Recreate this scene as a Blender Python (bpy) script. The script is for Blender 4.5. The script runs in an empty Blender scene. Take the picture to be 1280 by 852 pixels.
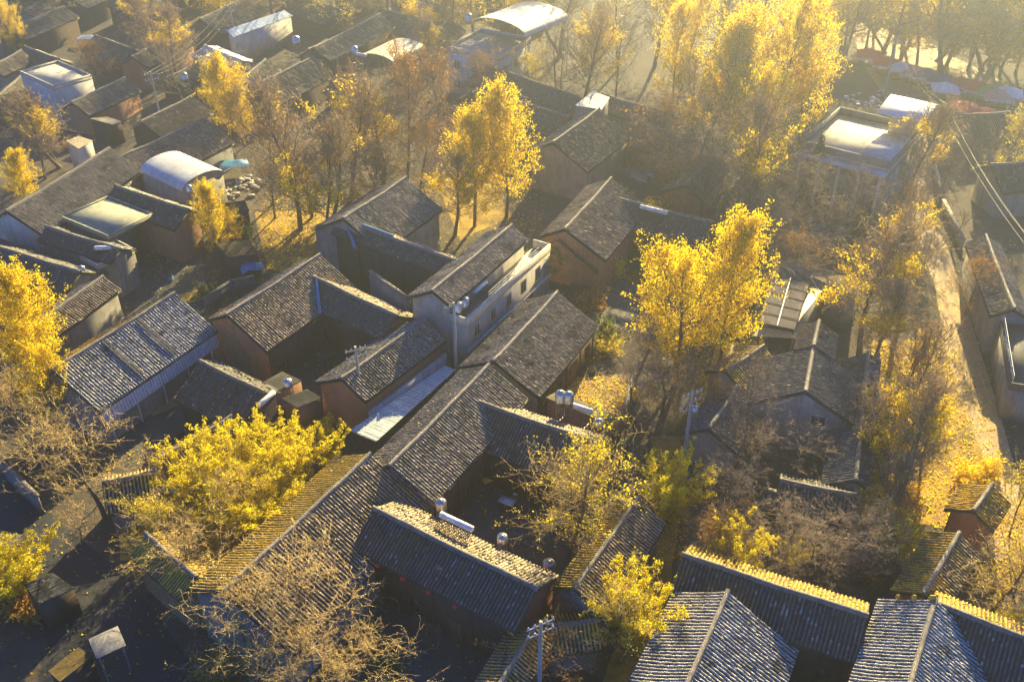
import bpy, math, random
import numpy as np
from mathutils import Vector

R = math.radians
random.seed(7); RNG = np.random.default_rng(7)
scn = bpy.context.scene
col = scn.collection

# ---------------------------------------------------------------- camera, sky, sun, exposure
F_PX, CAM_H = 1240.0, 56.0
TH = math.atan(F_PX / 1774.0)                 # pitch below the horizon
cd = bpy.data.cameras.new('camera'); cam = bpy.data.objects.new('camera', cd); col.objects.link(cam)
cam.location = (0, 0, CAM_H); cam.rotation_euler = (math.pi / 2 - TH, 0, 0)
cd.sensor_width = 36; cd.lens = 36 * F_PX / 1280; cd.clip_start = .5; cd.clip_end = 4000
scn.camera = cam
SUN_EL, SUN_AZ = 24.0, 71.0                   # azimuth counted from +X
w = bpy.data.worlds.new('World'); scn.world = w; w.use_nodes = True
nt = w.node_tree; bg = nt.nodes['Background']
sky = nt.nodes.new('ShaderNodeTexSky'); sky.sky_type = 'NISHITA'; sky.sun_disc = False
sky.sun_elevation = R(SUN_EL); sky.sun_rotation = R(90 - SUN_AZ); sky.air_density = 1.0; sky.dust_density = 0; sky.ozone_density = 10
tint = nt.nodes.new('ShaderNodeMix'); tint.data_type = 'RGBA'; tint.blend_type = 'MULTIPLY'; tint.inputs[0].default_value = 1; tint.inputs[7].default_value = (.46, .84, 1.3, 1)
nt.links.new(sky.outputs[0], tint.inputs[6]); nt.links.new(tint.outputs[2], bg.inputs[0]); bg.inputs[1].default_value = .046
sd = bpy.data.lights.new('sun', 'SUN'); sun = bpy.data.objects.new('sun', sd); col.objects.link(sun)
sd.energy = 5.0; sd.angle = R(.5); sd.color = (1, .80, .36)
SV = Vector((math.cos(R(SUN_EL)) * math.cos(R(SUN_AZ)), math.cos(R(SUN_EL)) * math.sin(R(SUN_AZ)), math.sin(R(SUN_EL))))
sun.rotation_euler = SV.to_track_quat('Z', 'Y').to_euler(); sun.location = (0, 0, 120)
scn.view_settings.view_transform = 'Standard'; scn.view_settings.look = 'None'
scn.view_settings.exposure = 2.3; scn.view_settings.gamma = 1
HAZE_DENSITY, HAZE_G = .0021, .88
cy = scn.cycles
cy.max_bounces = 6; cy.diffuse_bounces = 3; cy.glossy_bounces = 2; cy.transmission_bounces = 4
cy.transparent_max_bounces = 8; cy.volume_bounces = 0

# ---------------------------------------------------------------- helpers
def at(px, py, z=0.0):
    """point of the plane at height z that the photo shows at pixel (px, py)"""
    dx = (px - 640) / F_PX; dy = -(py - 426) / F_PX
    d = np.array([dx, math.cos(TH) + dy * math.sin(TH), -math.sin(TH) + dy * math.cos(TH)])
    return d * ((z - CAM_H) / d[2]) + np.array([0, 0, CAM_H])
def pix(p):
    v = np.asarray(p, float) - np.array([0, 0, CAM_H])
    f = v[1] * math.cos(TH) - v[2] * math.sin(TH); u = v[1] * math.sin(TH) + v[2] * math.cos(TH)
    return np.array([640 + F_PX * v[0] / f, 426 - F_PX * u / f])
def tag(o, label=None, cat=None, group=None, kind=None):
    if label: o['label'] = label
    if cat: o['category'] = cat
    if group: o['group'] = group
    if kind: o['kind'] = kind
    return o
def empty(name, loc, rz=0, label=None, cat=None, group=None):
    o = bpy.data.objects.new(name, None); col.objects.link(o)
    o.location = tuple(loc); o.rotation_euler = (0, 0, rz); o.empty_display_size = .3
    return tag(o, label, cat, group)

class MB:
    """collects faces in world space and links them as one mesh object"""
    def __init__(s): s.v = []; s.n = 0; s.q = []; s.t = []; s.qa = []; s.ta = []
    def add(s, v, q=None, t=None, rnd=None, cov=0.0):
        v = np.asarray(v, float).reshape(-1, 3)
        for f, lst, al in ((q, s.q, s.qa), (t, s.t, s.ta)):
            if f is None: continue
            f = np.asarray(f, int) + s.n; lst.append(f); m = len(f)
            r = RNG.random(m) if rnd is None else np.broadcast_to(rnd, (m,))
            al.append(np.stack([r, np.broadcast_to(cov, (m,))], 1))
        s.v.append(v); s.n += len(v); return s
    def grid(s, V, rnd=None, cov=0.0):
        a, b = V.shape[:2]; i = np.arange(a * b).reshape(a, b)
        q = np.stack([i[:-1, :-1], i[:-1, 1:], i[1:, 1:], i[1:, :-1]], -1).reshape(-1, 4)
        return s.add(V.reshape(-1, 3), q, rnd=rnd, cov=cov)
    def hexa(s, b, t):
        b = np.asarray(b, float); t = np.asarray(t, float)
        return s.add(np.concatenate([b, t]), [[3, 2, 1, 0], [4, 5, 6, 7], [0, 1, 5, 4], [1, 2, 6, 5], [2, 3, 7, 6], [3, 0, 4, 7]], rnd=RNG.random())
    def box(s, o, u, n, lu, ln, z0, z1, lu0=0, ln0=0):
        o = np.array([o[0], o[1], 0.]); u = np.array([u[0], u[1], 0.]); n = np.array([n[0], n[1], 0.]); Z = np.array([0, 0, 1.])
        c = [o + u * lu0 + n * ln0, o + u * lu + n * ln0, o + u * lu + n * ln, o + u * lu0 + n * ln]
        if np.cross(u, n)[2] < 0: c = c[::-1]
        return s.hexa([p + Z * z0 for p in c], [p + Z * z1 for p in c])
    def tube(s, pts, rad, k=5, cov=0.0):
        pts = np.asarray(pts, float); m = len(pts); rad = np.broadcast_to(rad, (m,))
        d = np.gradient(pts, axis=0); d /= np.linalg.norm(d, axis=1)[:, None] + 1e-9
        ref = np.where(np.abs(d[:, 2:3]) > .9, np.array([[1., 0, 0]]), np.array([[0, 0, 1.]]))
        a = np.cross(d, ref); a /= np.linalg.norm(a, axis=1)[:, None] + 1e-9; b = np.cross(d, a)
        an = np.arange(k) * 2 * math.pi / k
        V = pts[:, None] + rad[:, None, None] * (np.cos(an)[None, :, None] * a[:, None] + np.sin(an)[None, :, None] * b[:, None])
        i = np.arange(m * k).reshape(m, k); j = np.roll(i, -1, 1)
        q = np.stack([i[:-1], j[:-1], j[1:], i[1:]], -1).reshape(-1, 4)
        s.add(V.reshape(-1, 3), q, rnd=RNG.random(), cov=cov)
        if k > 3:
            c = len(pts) * k
            s.add(np.concatenate([V[0], V[-1]]), t=[[0, x + 1, x] for x in range(1, k - 1)] + [[k, k + x, k + x + 1] for x in range(1, k - 1)], cov=cov)
        return s
    def lathe(s, c, prof, k=16):
        an = np.arange(k + 1) * 2 * math.pi / k
        V = np.array([[[c[0] + r * math.cos(x), c[1] + r * math.sin(x), c[2] + z] for x in an] for r, z in prof])
        return s.grid(V, rnd=RNG.random())
    def build(s, name, m, parent=None, origin=None, smooth=False):
        v = np.concatenate(s.v); me = bpy.data.meshes.new(name)
        if origin is None: origin = world_loc(parent) if parent is not None else np.array([v[:, 0].mean(), v[:, 1].mean(), v[:, 2].min()])
        v = v - np.asarray(origin, float)
        if parent is not None and parent_rot(parent):
            a = -parent_rot(parent); c, sn = math.cos(a), math.sin(a)
            v = np.stack([v[:, 0] * c - v[:, 1] * sn, v[:, 0] * sn + v[:, 1] * c, v[:, 2]], 1)
        q = np.concatenate(s.q) if s.q else np.zeros((0, 4), int); t = np.concatenate(s.t) if s.t else np.zeros((0, 3), int)
        at_ = np.concatenate(([np.concatenate(s.qa)] if s.qa else []) + ([np.concatenate(s.ta)] if s.ta else []))
        me.vertices.add(len(v)); me.vertices.foreach_set('co', v.astype(np.float32).ravel())
        me.loops.add(q.size + t.size); me.loops.foreach_set('vertex_index', np.concatenate([q.ravel(), t.ravel()]).astype(np.int32))
        me.polygons.add(len(q) + len(t))
        st = np.concatenate([np.arange(len(q)) * 4, q.size + np.arange(len(t)) * 3]).astype(np.int32)
        me.polygons.foreach_set('loop_start', st)
        for nm, k in (('rnd', 0), ('cov', 1)):
            me.attributes.new(nm, 'FLOAT', 'FACE').data.foreach_set('value', at_[:, k].astype(np.float32))
        me.update(calc_edges=True); me.validate()
        if smooth: me.polygons.foreach_set('use_smooth', np.ones(len(me.polygons), bool))
        me.materials.append(m)
        o = bpy.data.objects.new(name, me); col.objects.link(o)
        if parent is not None: o.parent = parent
        else: o.location = tuple(origin)
        return o
def world_loc(o):
    while o.parent is not None: o = o.parent      # children sit at identity below their thing
    return np.array(o.location)
def parent_rot(o):
    while o.parent is not None: o = o.parent
    return o.rotation_euler[2]

# ---------------------------------------------------------------- materials
def nodes(name):
    m = bpy.data.materials.new(name); m.use_nodes = True; n = m.node_tree
    return m, n, n.nodes['Principled BSDF']
def N(n, t, **k):
    x = n.nodes.new(t)
    for a, b in k.items():
        if a.startswith('i_'): x.inputs[int(a[2:])].default_value = b
        else: setattr(x, a, b)
    return x
def noise(n, scale, detail=4, rough=.6, coord='Object', vec=None):
    tc = N(n, 'ShaderNodeTexCoord') if vec is None else None
    x = N(n, 'ShaderNodeTexNoise'); x.inputs['Scale'].default_value = scale; x.inputs['Detail'].default_value = detail; x.inputs['Roughness'].default_value = rough
    n.links.new(vec if vec is not None else tc.outputs[coord], x.inputs['Vector']); return x.outputs['Fac']
def ramp(n, fac, lo, hi, c0=(0, 0, 0, 1), c1=(1, 1, 1, 1)):
    r = N(n, 'ShaderNodeValToRGB'); e = r.color_ramp.elements
    e[0].position = lo; e[1].position = hi; e[0].color = c0; e[1].color = c1
    n.links.new(fac, r.inputs[0]); return r.outputs[0]
def mix(n, fac, a, b, mode='MIX'):
    x = N(n, 'ShaderNodeMix', data_type='RGBA', blend_type=mode)
    for s, k in ((fac, 0), (a, 6), (b, 7)):
        if hasattr(s, 'is_linked'): n.links.new(s, x.inputs[k])
        else: x.inputs[k].default_value = s if k == 0 else (*s, 1)
    return x.outputs[2]
def bump(n, p, h, strength=.4, dist=.05):
    b = N(n, 'ShaderNodeBump'); b.inputs['Strength'].default_value = strength; b.inputs['Distance'].default_value = dist
    n.links.new(h, b.inputs['Height']); n.links.new(b.outputs[0], p.inputs['Normal'])
def attr(n, a): return N(n, 'ShaderNodeAttribute', attribute_name=a).outputs['Fac']
def plain(name, c, c2=None, scale=3, rough=.8, metal=0, bp=.3):
    m, n, p = nodes(name); c2 = c2 or tuple(x * .6 for x in c)
    f = noise(n, scale, 6, .65); base_ = mix(n, ramp(n, f, .35, .68), c, c2)
    tc = N(n, 'ShaderNodeTexCoord'); mp = N(n, 'ShaderNodeMapping'); mp.inputs['Scale'].default_value = (2.6, 2.6, .35); n.links.new(tc.outputs['Object'], mp.inputs[0])
    base_ = mix(n, ramp(n, noise(n, 1.0, 6, .7, vec=mp.outputs[0]), .5, .68, (0, 0, 0, 1), (.65, .65, .65, 1)), base_, tuple(x * .42 for x in c2))
    n.links.new(mix(n, ramp(n, noise(n, 11, 3, .7), .56, .66, (0, 0, 0, 1), (.5, .5, .5, 1)), base_, tuple(x * .5 for x in c)), p.inputs['Base Color'])
    p.inputs['Roughness'].default_value = rough; p.inputs['Metallic'].default_value = metal
    if bp: bump(n, p, noise(n, scale * 9, 4), bp, .02)
    return m
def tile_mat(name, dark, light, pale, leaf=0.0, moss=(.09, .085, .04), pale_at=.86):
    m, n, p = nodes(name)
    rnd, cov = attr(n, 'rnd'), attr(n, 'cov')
    c = mix(n, cov, dark, light)  # low-sun shadow in the channels put into the colour, covers kept light
    big = noise(n, .55, 5, .7); c = mix(n, ramp(n, big, .46, .66, (0, 0, 0, 1), (.75, .75, .75, 1)), c, moss)
    oi = N(n, 'ShaderNodeObjectInfo'); hue = ramp(n, oi.outputs['Random'], 0, 1, (1.15, 1.0, .80, 1), (.86, .88, .90, 1)); c = mix(n, 1.0, c, hue, 'MULTIPLY')
    ov_ = N(n, 'ShaderNodeVectorMath', operation='ADD'); tc_ = N(n, 'ShaderNodeTexCoord'); n.links.new(tc_.outputs['Object'], ov_.inputs[0]); mu = N(n, 'ShaderNodeMath', operation='MULTIPLY'); n.links.new(oi.outputs['Random'], mu.inputs[0]); mu.inputs[1].default_value = 90; n.links.new(mu.outputs[0], ov_.inputs[1])
    c = mix(n, ramp(n, noise(n, .9, 7, .78, vec=ov_.outputs[0]), .54, .62, (0, 0, 0, 1), (.8, .8, .8, 1)), c, tuple(x * .45 + .01 for x in dark))
    br = N(n, 'ShaderNodeMapRange'); br.inputs[3].default_value = .75; br.inputs[4].default_value = 1.22; n.links.new(rnd, br.inputs[0])
    c = mix(n, 1.0, c, br.outputs[0], 'MULTIPLY')
    st = noise(n, 1.7, 5, .75); pm = N(n, 'ShaderNodeMath', operation='MULTIPLY')
    n.links.new(ramp(n, rnd, pale_at, pale_at + .08), pm.inputs[0]); n.links.new(ramp(n, st, .48, .64), pm.inputs[1])
    c = mix(n, pm.outputs[0], c, pale)  # random pale tiles; on the shaded copy these specks paint sun glints
    if leaf:
        lf = ramp(n, noise(n, .35, 4), .64 - .3 * leaf, .76 - .3 * leaf); fine = ramp(n, noise(n, 7, 3), .36, .5); a = N(n, 'ShaderNodeMath', operation='MULTIPLY'); n.links.new(lf, a.inputs[0]); n.links.new(fine, a.inputs[1])
        cm = N(n, 'ShaderNodeMath', operation='MULTIPLY_ADD'); n.links.new(cov, cm.inputs[0]); cm.inputs[1].default_value = .8; cm.inputs[2].default_value = .12
        lm = N(n, 'ShaderNodeMath', operation='MULTIPLY'); n.links.new(cm.outputs[0], lm.inputs[0]); n.links.new(a.outputs[0], lm.inputs[1])
        c = mix(n, lm.outputs[0], c, (.66, .44, .03))  # leaf litter, with the gold of sunlit slopes put into its colour
    n.links.new(c, p.inputs['Base Color']); p.inputs['Roughness'].default_value = .75; p.inputs['Specular IOR Level'].default_value = .35
    bump(n, p, noise(n, 14, 4), .5, .03)
    return m
def brick_mat(name, a, b, mortar):
    m, n, p = nodes(name); tc = N(n, 'ShaderNodeTexCoord'); mp = N(n, 'ShaderNodeVectorMath', operation='DOT_PRODUCT')
    sep = N(n, 'ShaderNodeSeparateXYZ'); n.links.new(tc.outputs['Object'], sep.inputs[0])
    ad = N(n, 'ShaderNodeMath', operation='ADD'); n.links.new(sep.outputs[0], ad.inputs[0]); n.links.new(sep.outputs[1], ad.inputs[1])
    cb = N(n, 'ShaderNodeCombineXYZ'); n.links.new(ad.outputs[0], cb.inputs[0]); n.links.new(sep.outputs[2], cb.inputs[1])
    bt = N(n, 'ShaderNodeTexBrick'); n.links.new(cb.outputs[0], bt.inputs[0]); bt.inputs['Scale'].default_value = 2.2
    for k, c in (('Color1', a), ('Color2', b), ('Mortar', mortar)): bt.inputs[k].default_value = (*c, 1)
    bt.inputs['Mortar Size'].default_value = .02
    n.links.new(mix(n, ramp(n, noise(n, .9, 5, .7), .4, .75, (0, 0, 0, 1), (.7, .7, .7, 1)), bt.outputs[0], tuple(x * .55 for x in a)), p.inputs['Base Color'])
    p.inputs['Roughness'].default_value = .9; return m
def leaf_mat(name, c0, c1, c2, trans=.5):
    m, n, p = nodes(name); rnd = attr(n, 'rnd')
    r = N(n, 'ShaderNodeValToRGB'); e = r.color_ramp.elements; e[0].color = (*c0, 1); e[1].color = (*c2, 1); x = e.new(.5); x.color = (*c1, 1)
    n.links.new(rnd, r.inputs[0])
    c = mix(n, ramp(n, noise(n, .7, 3), .42, .62, (0, 0, 0, 1), (.55, .55, .55, 1)), r.outputs[0], c0)
    df = N(n, 'ShaderNodeBsdfDiffuse'); tr = N(n, 'ShaderNodeBsdfTranslucent'); mx = N(n, 'ShaderNodeMixShader'); mx.inputs[0].default_value = trans
    n.links.new(c, df.inputs[0]); n.links.new(c, tr.inputs[0]); n.links.new(df.outputs[0], mx.inputs[1]); n.links.new(tr.outputs[0], mx.inputs[2])
    n.links.new(mx.outputs[0], n.nodes['Material Output'].inputs[0]); n.nodes.remove(p); return m
def sheet_mat(name, c, c2, rough=.6, metal=.1):
    m, n, p = nodes(name); f = noise(n, .8, 6, .7); g = noise(n, 5, 6, .7)
    col_ = mix(n, ramp(n, g, .48, .66, (0, 0, 0, 1), (.6, .6, .6, 1)), mix(n, ramp(n, f, .4, .65), c, c2), tuple(x * .5 for x in (c2[0], c2[1] * .92, c2[2] * .8)))
    mr = N(n, 'ShaderNodeMapRange'); mr.inputs[3].default_value = .55; mr.inputs[4].default_value = 1.1; n.links.new(attr(n, 'rnd'), mr.inputs[0])
    n.links.new(mix(n, 1.0, col_, mr.outputs[0], 'MULTIPLY'), p.inputs['Base Color']); p.inputs['Roughness'].default_value = rough; p.inputs['Metallic'].default_value = metal
    bump(n, p, noise(n, 3, 4), .3, .03); return m
def ground_mat():
    m, n, p = nodes('earth_and_leaves')
    c = mix(n, ramp(n, noise(n, .06, 6, .65), .42, .6), (.055, .042, .028), (.105, .078, .048))
    c = mix(n, ramp(n, noise(n, .9, 6, .7), .45, .7, (0, 0, 0, 1), (.8, .8, .8, 1)), c, (.032, .03, .024))
    a = N(n, 'ShaderNodeMath', operation='MULTIPLY_ADD'); n.links.new(noise(n, .045, 4, .6), a.inputs[0]); a.inputs[1].default_value = 1.5; n.links.new(noise(n, 3.5, 5, .8), a.inputs[2])
    c = mix(n, ramp(n, a.outputs[0], 1.14, 1.34), c, (.62, .40, .03))
    n.links.new(c, p.inputs['Base Color']); p.inputs['Roughness'].default_value = .95
    bump(n, p, noise(n, 2.5, 6, .7), .8, .15); return m

M = dict(
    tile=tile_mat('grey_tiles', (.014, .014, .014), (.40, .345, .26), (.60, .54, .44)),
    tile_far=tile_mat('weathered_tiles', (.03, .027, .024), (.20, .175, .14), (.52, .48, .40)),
    tile_shaded=tile_mat('shaded_tiles', (.03, .031, .034), (.13, .125, .12), (.42, .42, .42), pale_at=.84),  # darker copy of the grey tiles, shade of front slopes in the colour
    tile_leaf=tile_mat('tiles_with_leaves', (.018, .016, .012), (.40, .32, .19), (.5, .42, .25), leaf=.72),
    tile_gold=tile_mat('leafy_sunlit_tiles', (.06, .042, .02), (.32, .22, .08), (.5, .4, .15), leaf=1.0),
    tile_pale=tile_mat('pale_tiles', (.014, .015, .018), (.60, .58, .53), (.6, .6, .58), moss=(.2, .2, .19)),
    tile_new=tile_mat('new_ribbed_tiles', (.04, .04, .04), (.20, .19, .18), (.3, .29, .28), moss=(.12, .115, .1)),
    ridge=plain('ridge_mortar', (.24, .21, .17), (.09, .08, .07), 3),
    plaster=plain('grey_plaster', (.26, .25, .235), (.14, .135, .13), .8),
    white=plain('white_plaster', (.60, .58, .54), (.40, .38, .34), .7),
    adobe=plain('orange_adobe', (.40, .20, .095), (.24, .12, .065), 1.2),
    brick=brick_mat('orange_brick', (.36, .17, .09), (.27, .13, .075), (.26, .22, .18)),
    wood=plain('dark_wood', (.085, .05, .03), (.045, .03, .02), 4),
    wood_red=plain('red_brown_wood', (.17, .07, .04), (.09, .04, .025), 4),
    concrete=plain('concrete', (.38, .36, .32), (.24, .225, .2), .9),
    slab_green=plain('mossy_concrete', (.33, .34, .25), (.22, .22, .15), .8),
    terrace=plain('sunlit_terrace', (.55, .52, .44), (.40, .37, .30), .9),  # sunlight on terraces and parapets put into this pale tone
    yard=plain('yard_concrete', (.085, .08, .075), (.04, .038, .036), .5),  # darkened, shade over the yards put into the colour
    asphalt=plain('asphalt', (.022, .024, .027), (.012, .013, .016), .6),  # blackened, shade over the road corner put into the colour
    path=plain('pale_path', (.46, .31, .14), (.30, .20, .09), .6),  # golden sunlight on the path put into its colour
    metal=plain('galvanised_metal', (.5, .5, .5), (.35, .35, .35), 2, .35, .7, 0),
    steel=plain('stainless_steel', (.6, .58, .54), (.45, .43, .4), 2, .3, .8, 0),
    pole=plain('pole_concrete', (.42, .40, .36), (.30, .28, .25), 2),
    white_paint=plain('white_paint', (.75, .75, .74), (.6, .6, .58), 2, .4),
    wire=plain('wire', (.10, .09, .08), (.06, .06, .06), 2, .5),
    glass=plain('dark_glass', (.03, .035, .045), (.02, .022, .03), 1, .12, 0, 0),
    panel=plain('purple_grey_sheet', (.13, .115, .12), (.09, .08, .085), .5, .85, 0, 0),
    tubes=plain('solar_tubes', (.035, .04, .06), (.02, .022, .03), 3, .2, .2, 0),
    blue=plain('blue_paint', (.03, .22, .42), (.02, .14, .28), 1.5, .5),
    sheet_blue=sheet_mat('pale_blue_sheet', (.42, .50, .54), (.33, .40, .43)),
    sheet_bright=sheet_mat('bright_blue_sheet', (.25, .42, .70), (.20, .34, .58)),
    sheet_white=sheet_mat('white_sheet', (.72, .70, .65), (.60, .57, .50), .4, .1),
    sheet_silver=sheet_mat('silver_sheet', (.60, .60, .57), (.45, .45, .42)),
    sheet_yellow=sheet_mat('cream_sheet', (.66, .56, .34), (.52, .44, .26), .5, 0),
    sheet_dark=sheet_mat('dark_blue_sheet', (.07, .10, .13), (.05, .07, .09)),
    sheet_grey=sheet_mat('grey_wall_sheet', (.66, .67, .66), (.52, .53, .53)),
    red=plain('red_canvas', (.66, .05, .04), (.5, .04, .03), 2), pink=plain('faded_pink_canvas', (.55, .26, .22), (.45, .2, .17), 2),
    navy=plain('navy_canvas', (.03, .05, .16), (.025, .04, .11), 2), canvas=plain('white_canvas', (.72, .70, .66), (.6, .58, .54), 2),
    green=plain('olive_canvas', (.24, .26, .06), (.18, .2, .05), 2), yellow=plain('yellow_cloth', (.62, .42, .04), (.5, .33, .03), 3),
    bark=plain('bark', (.15, .105, .065), (.08, .058, .04), 5), twig=plain('golden_twigs', (.68, .48, .15), (.46, .31, .10), 1.2, bp=0),
    twig_grey=plain('grey_brown_twigs', (.36, .26, .16), (.22, .16, .10), 1.2, bp=0), twig_brown=plain('brown_twigs', (.50, .34, .15), (.32, .21, .09), 1.2, bp=0), twig_rust=plain('rusty_twigs', (.5, .27, .06), (.3, .16, .05), 1.2, bp=0),
    gold=leaf_mat('ginkgo_yellow', (.82, .56, .003), (.94, .72, .005), (.97, .82, .012), .55),
    lime=leaf_mat('yellow_green_leaves', (.58, .48, .012), (.80, .66, .02), (.90, .78, .05), .55),
    leaf_green=leaf_mat('green_leaves', (.05, .09, .015), (.10, .15, .02), (.20, .22, .03), .4),
    needle=leaf_mat('dark_needles', (.02, .035, .015), (.035, .055, .02), (.06, .08, .025), .2),
    leaf_rust=leaf_mat('orange_brown_leaves', (.28, .13, .02), (.42, .22, .03), (.55, .32, .04), .4),
    earth=ground_mat(), stone=plain('rubble_stone', (.30, .27, .23), (.17, .15, .13), 2),
)
M['panel'].node_tree.nodes['Principled BSDF'].inputs['Specular IOR Level'].default_value = .08
M['leafy'] = plain('leaf_litter', (.50, .32, .035), (.12, .085, .04), .4, .95)
M['warm_yard'] = plain('leafy_sunlit_concrete', (.32, .22, .09), (.24, .17, .08), .35, .9)  # concrete with leaves, warm sunlight on the yard put into the colour

# ---------------------------------------------------------------- ground, ways
def quadsheet(name, pts, z, m, sub=1, label=None):
    """a thin strip of ground following left/right pixel pairs"""
    V = np.array([[at(a, b), at(c, d)] for a, b, c, d in pts]); V[..., 2] = z
    mb = MB(); mb.grid(V); o = mb.build(name, m); o['kind'] = 'structure'
    if label: o['label'] = label
    return o
gx = np.linspace(-900, 900, 91); gy = np.linspace(-300, 1500, 91)
V = np.stack(np.meshgrid(gx, gy, indexing='ij') + [np.zeros((91, 91))], -1); V[..., 2] = 0
MB().grid(V).build('ground', M['earth'], origin=(0, 0, 0))['kind'] = 'structure'
quadsheet('road', [(-70, 545, -120, 640), (10, 595, -40, 690), (90, 665, 10, 735), (160, 720, 60, 800), (240, 830, 40, 880), (300, 930, 60, 960)], .004, M['asphalt'])
quadsheet('path', [(1095, 95, 1125, 95), (1122, 150, 1155, 150), (1132, 215, 1168, 225), (1128, 268, 1165, 275), (1150, 310, 1185, 310), (1168, 353, 1200, 355), (1180, 430, 1222, 428),
                   (1200, 500, 1245, 500), (1232, 575, 1266, 575), (1240, 600, 1275, 600), (1236, 650, 1268, 650), (1215, 700, 1262, 700)], .008, M['path'])
quadsheet('lane', [(812, 545, 850, 545), (828, 600, 856, 600), (822, 650, 850, 650), (808, 705, 840, 705), (790, 760, 838, 750), (760, 830, 800, 830), (740, 900, 775, 900)], .010, M['leafy'])  # leaf-litter yellow here stands for sunlight on the lane
quadsheet('market_ground', [(1060, 30, 1110, 20), (1080, 80, 1190, 70), (1110, 130, 1270, 110), (1190, 150, 1285, 150)], .004, M['path'])
for q in ([(700, 475, 800, 465), (690, 500, 780, 530), (690, 500, 775, 545)],):
    quadsheet('yard', q, .006, M['warm_yard'])
for q in ([(1090, 425, 1185, 425), (1085, 520, 1230, 520), (1080, 600, 1245, 600), (1075, 650, 1230, 660)], [(318, 265, 420, 262), (325, 300, 400, 310), (335, 335, 370, 345)], [(895, 430, 955, 425), (880, 500, 965, 500)], [(150, 600, 330, 540), (150, 700, 330, 700)],
          [(1240, 625, 1290, 620), (1235, 740, 1290, 740)], [(540, 215, 600, 210), (575, 300, 640, 270)]):
    quadsheet('garden_ground', q, .0062, M['leafy'])
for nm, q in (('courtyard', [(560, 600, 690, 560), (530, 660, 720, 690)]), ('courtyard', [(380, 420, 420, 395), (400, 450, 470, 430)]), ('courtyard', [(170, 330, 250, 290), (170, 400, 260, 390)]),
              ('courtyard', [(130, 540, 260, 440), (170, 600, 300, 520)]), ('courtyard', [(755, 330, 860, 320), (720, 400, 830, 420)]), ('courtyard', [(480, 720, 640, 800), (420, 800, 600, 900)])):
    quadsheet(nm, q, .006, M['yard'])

# ---------------------------------------------------------------- houses
def slope_tiles(mb, P, u, L, n, wd, t, zr, lod, pitch, sag):
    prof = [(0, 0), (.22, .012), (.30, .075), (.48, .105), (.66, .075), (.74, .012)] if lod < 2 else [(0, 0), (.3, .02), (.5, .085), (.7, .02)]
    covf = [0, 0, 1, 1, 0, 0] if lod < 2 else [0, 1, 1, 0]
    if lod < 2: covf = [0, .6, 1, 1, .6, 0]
    K = len(prof); n_row = max(3, int(round(L / pitch))); pitch = L / n_row
    tl = (.24, .36, .8)[lod]; T = max(2, int(round(wd * math.sqrt(1 + t * t) / tl)))
    s = np.array([(r + p[0]) * pitch for r in range(n_row) for p in prof] + [L]); h = np.array([p[1] for _ in range(n_row) for p in prof] + [0.])
    row = np.minimum(np.arange(len(s)) // K, n_row - 1); tv = np.linspace(0, wd, T + 1)
    v = np.stack([tv[:-1], tv[1:]], 1).ravel(); ti = np.repeat(np.arange(T), 2); saw = np.tile([0., (.014, .018, .02)[lod]], T)
    jz = RNG.normal(0, (.012, .012, .015)[lod], (T, n_row)); js = np.cumsum(RNG.normal(0, .004, (T, n_row)), 0) + RNG.normal(0, .008, (T, n_row))
    lost = RNG.random((T, n_row)) < .006
    wav = .05 * np.sin(s[None, :] * .55 + RNG.random() * 6) * np.sin(math.pi * v[:, None] / wd) + .025 * np.sin(s[None, :] * 1.9 + v[:, None] + RNG.random() * 6)
    hh = h[None, :] * np.where(lost[ti][:, row], .15, 1.0)
    Z = zr - .10 * np.sin(math.pi * s[None, :] / L) - t * v[:, None] - sag * np.sin(math.pi * v[:, None] / wd) + hh + saw[:, None] + jz[ti][:, row] * (h[None, :] > .005) + wav
    S = s[None, :] + js[ti][:, row] * (h[None, :] > .005); S = np.clip(S, 0, L)
    V = P[None, None, :2] + S[..., None] * u[:2] + v[:, None, None] * n[:2]
    V = np.concatenate([V, Z[..., None]], -1)
    a, b = V.shape[:2]
    rt = RNG.random((T, n_row)); rc = RNG.random((T, n_row))
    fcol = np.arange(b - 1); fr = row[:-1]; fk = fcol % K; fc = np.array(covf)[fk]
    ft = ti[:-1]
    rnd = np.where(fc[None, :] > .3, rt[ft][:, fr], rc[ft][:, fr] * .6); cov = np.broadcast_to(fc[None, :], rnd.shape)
    if np.cross(u, n)[2] > 0: V = V[:, :]; 
    else: pass
    i = np.arange(a * b).reshape(a, b)
    q = np.stack([i[:-1, :-1], i[:-1, 1:], i[1:, 1:], i[1:, :-1]], -1).reshape(-1, 4)
    if np.cross(u, n)[2] < 0: q = q[:, ::-1]
    mb.add(V.reshape(-1, 3), q, rnd=rnd.ravel(), cov=cov.ravel())
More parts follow.
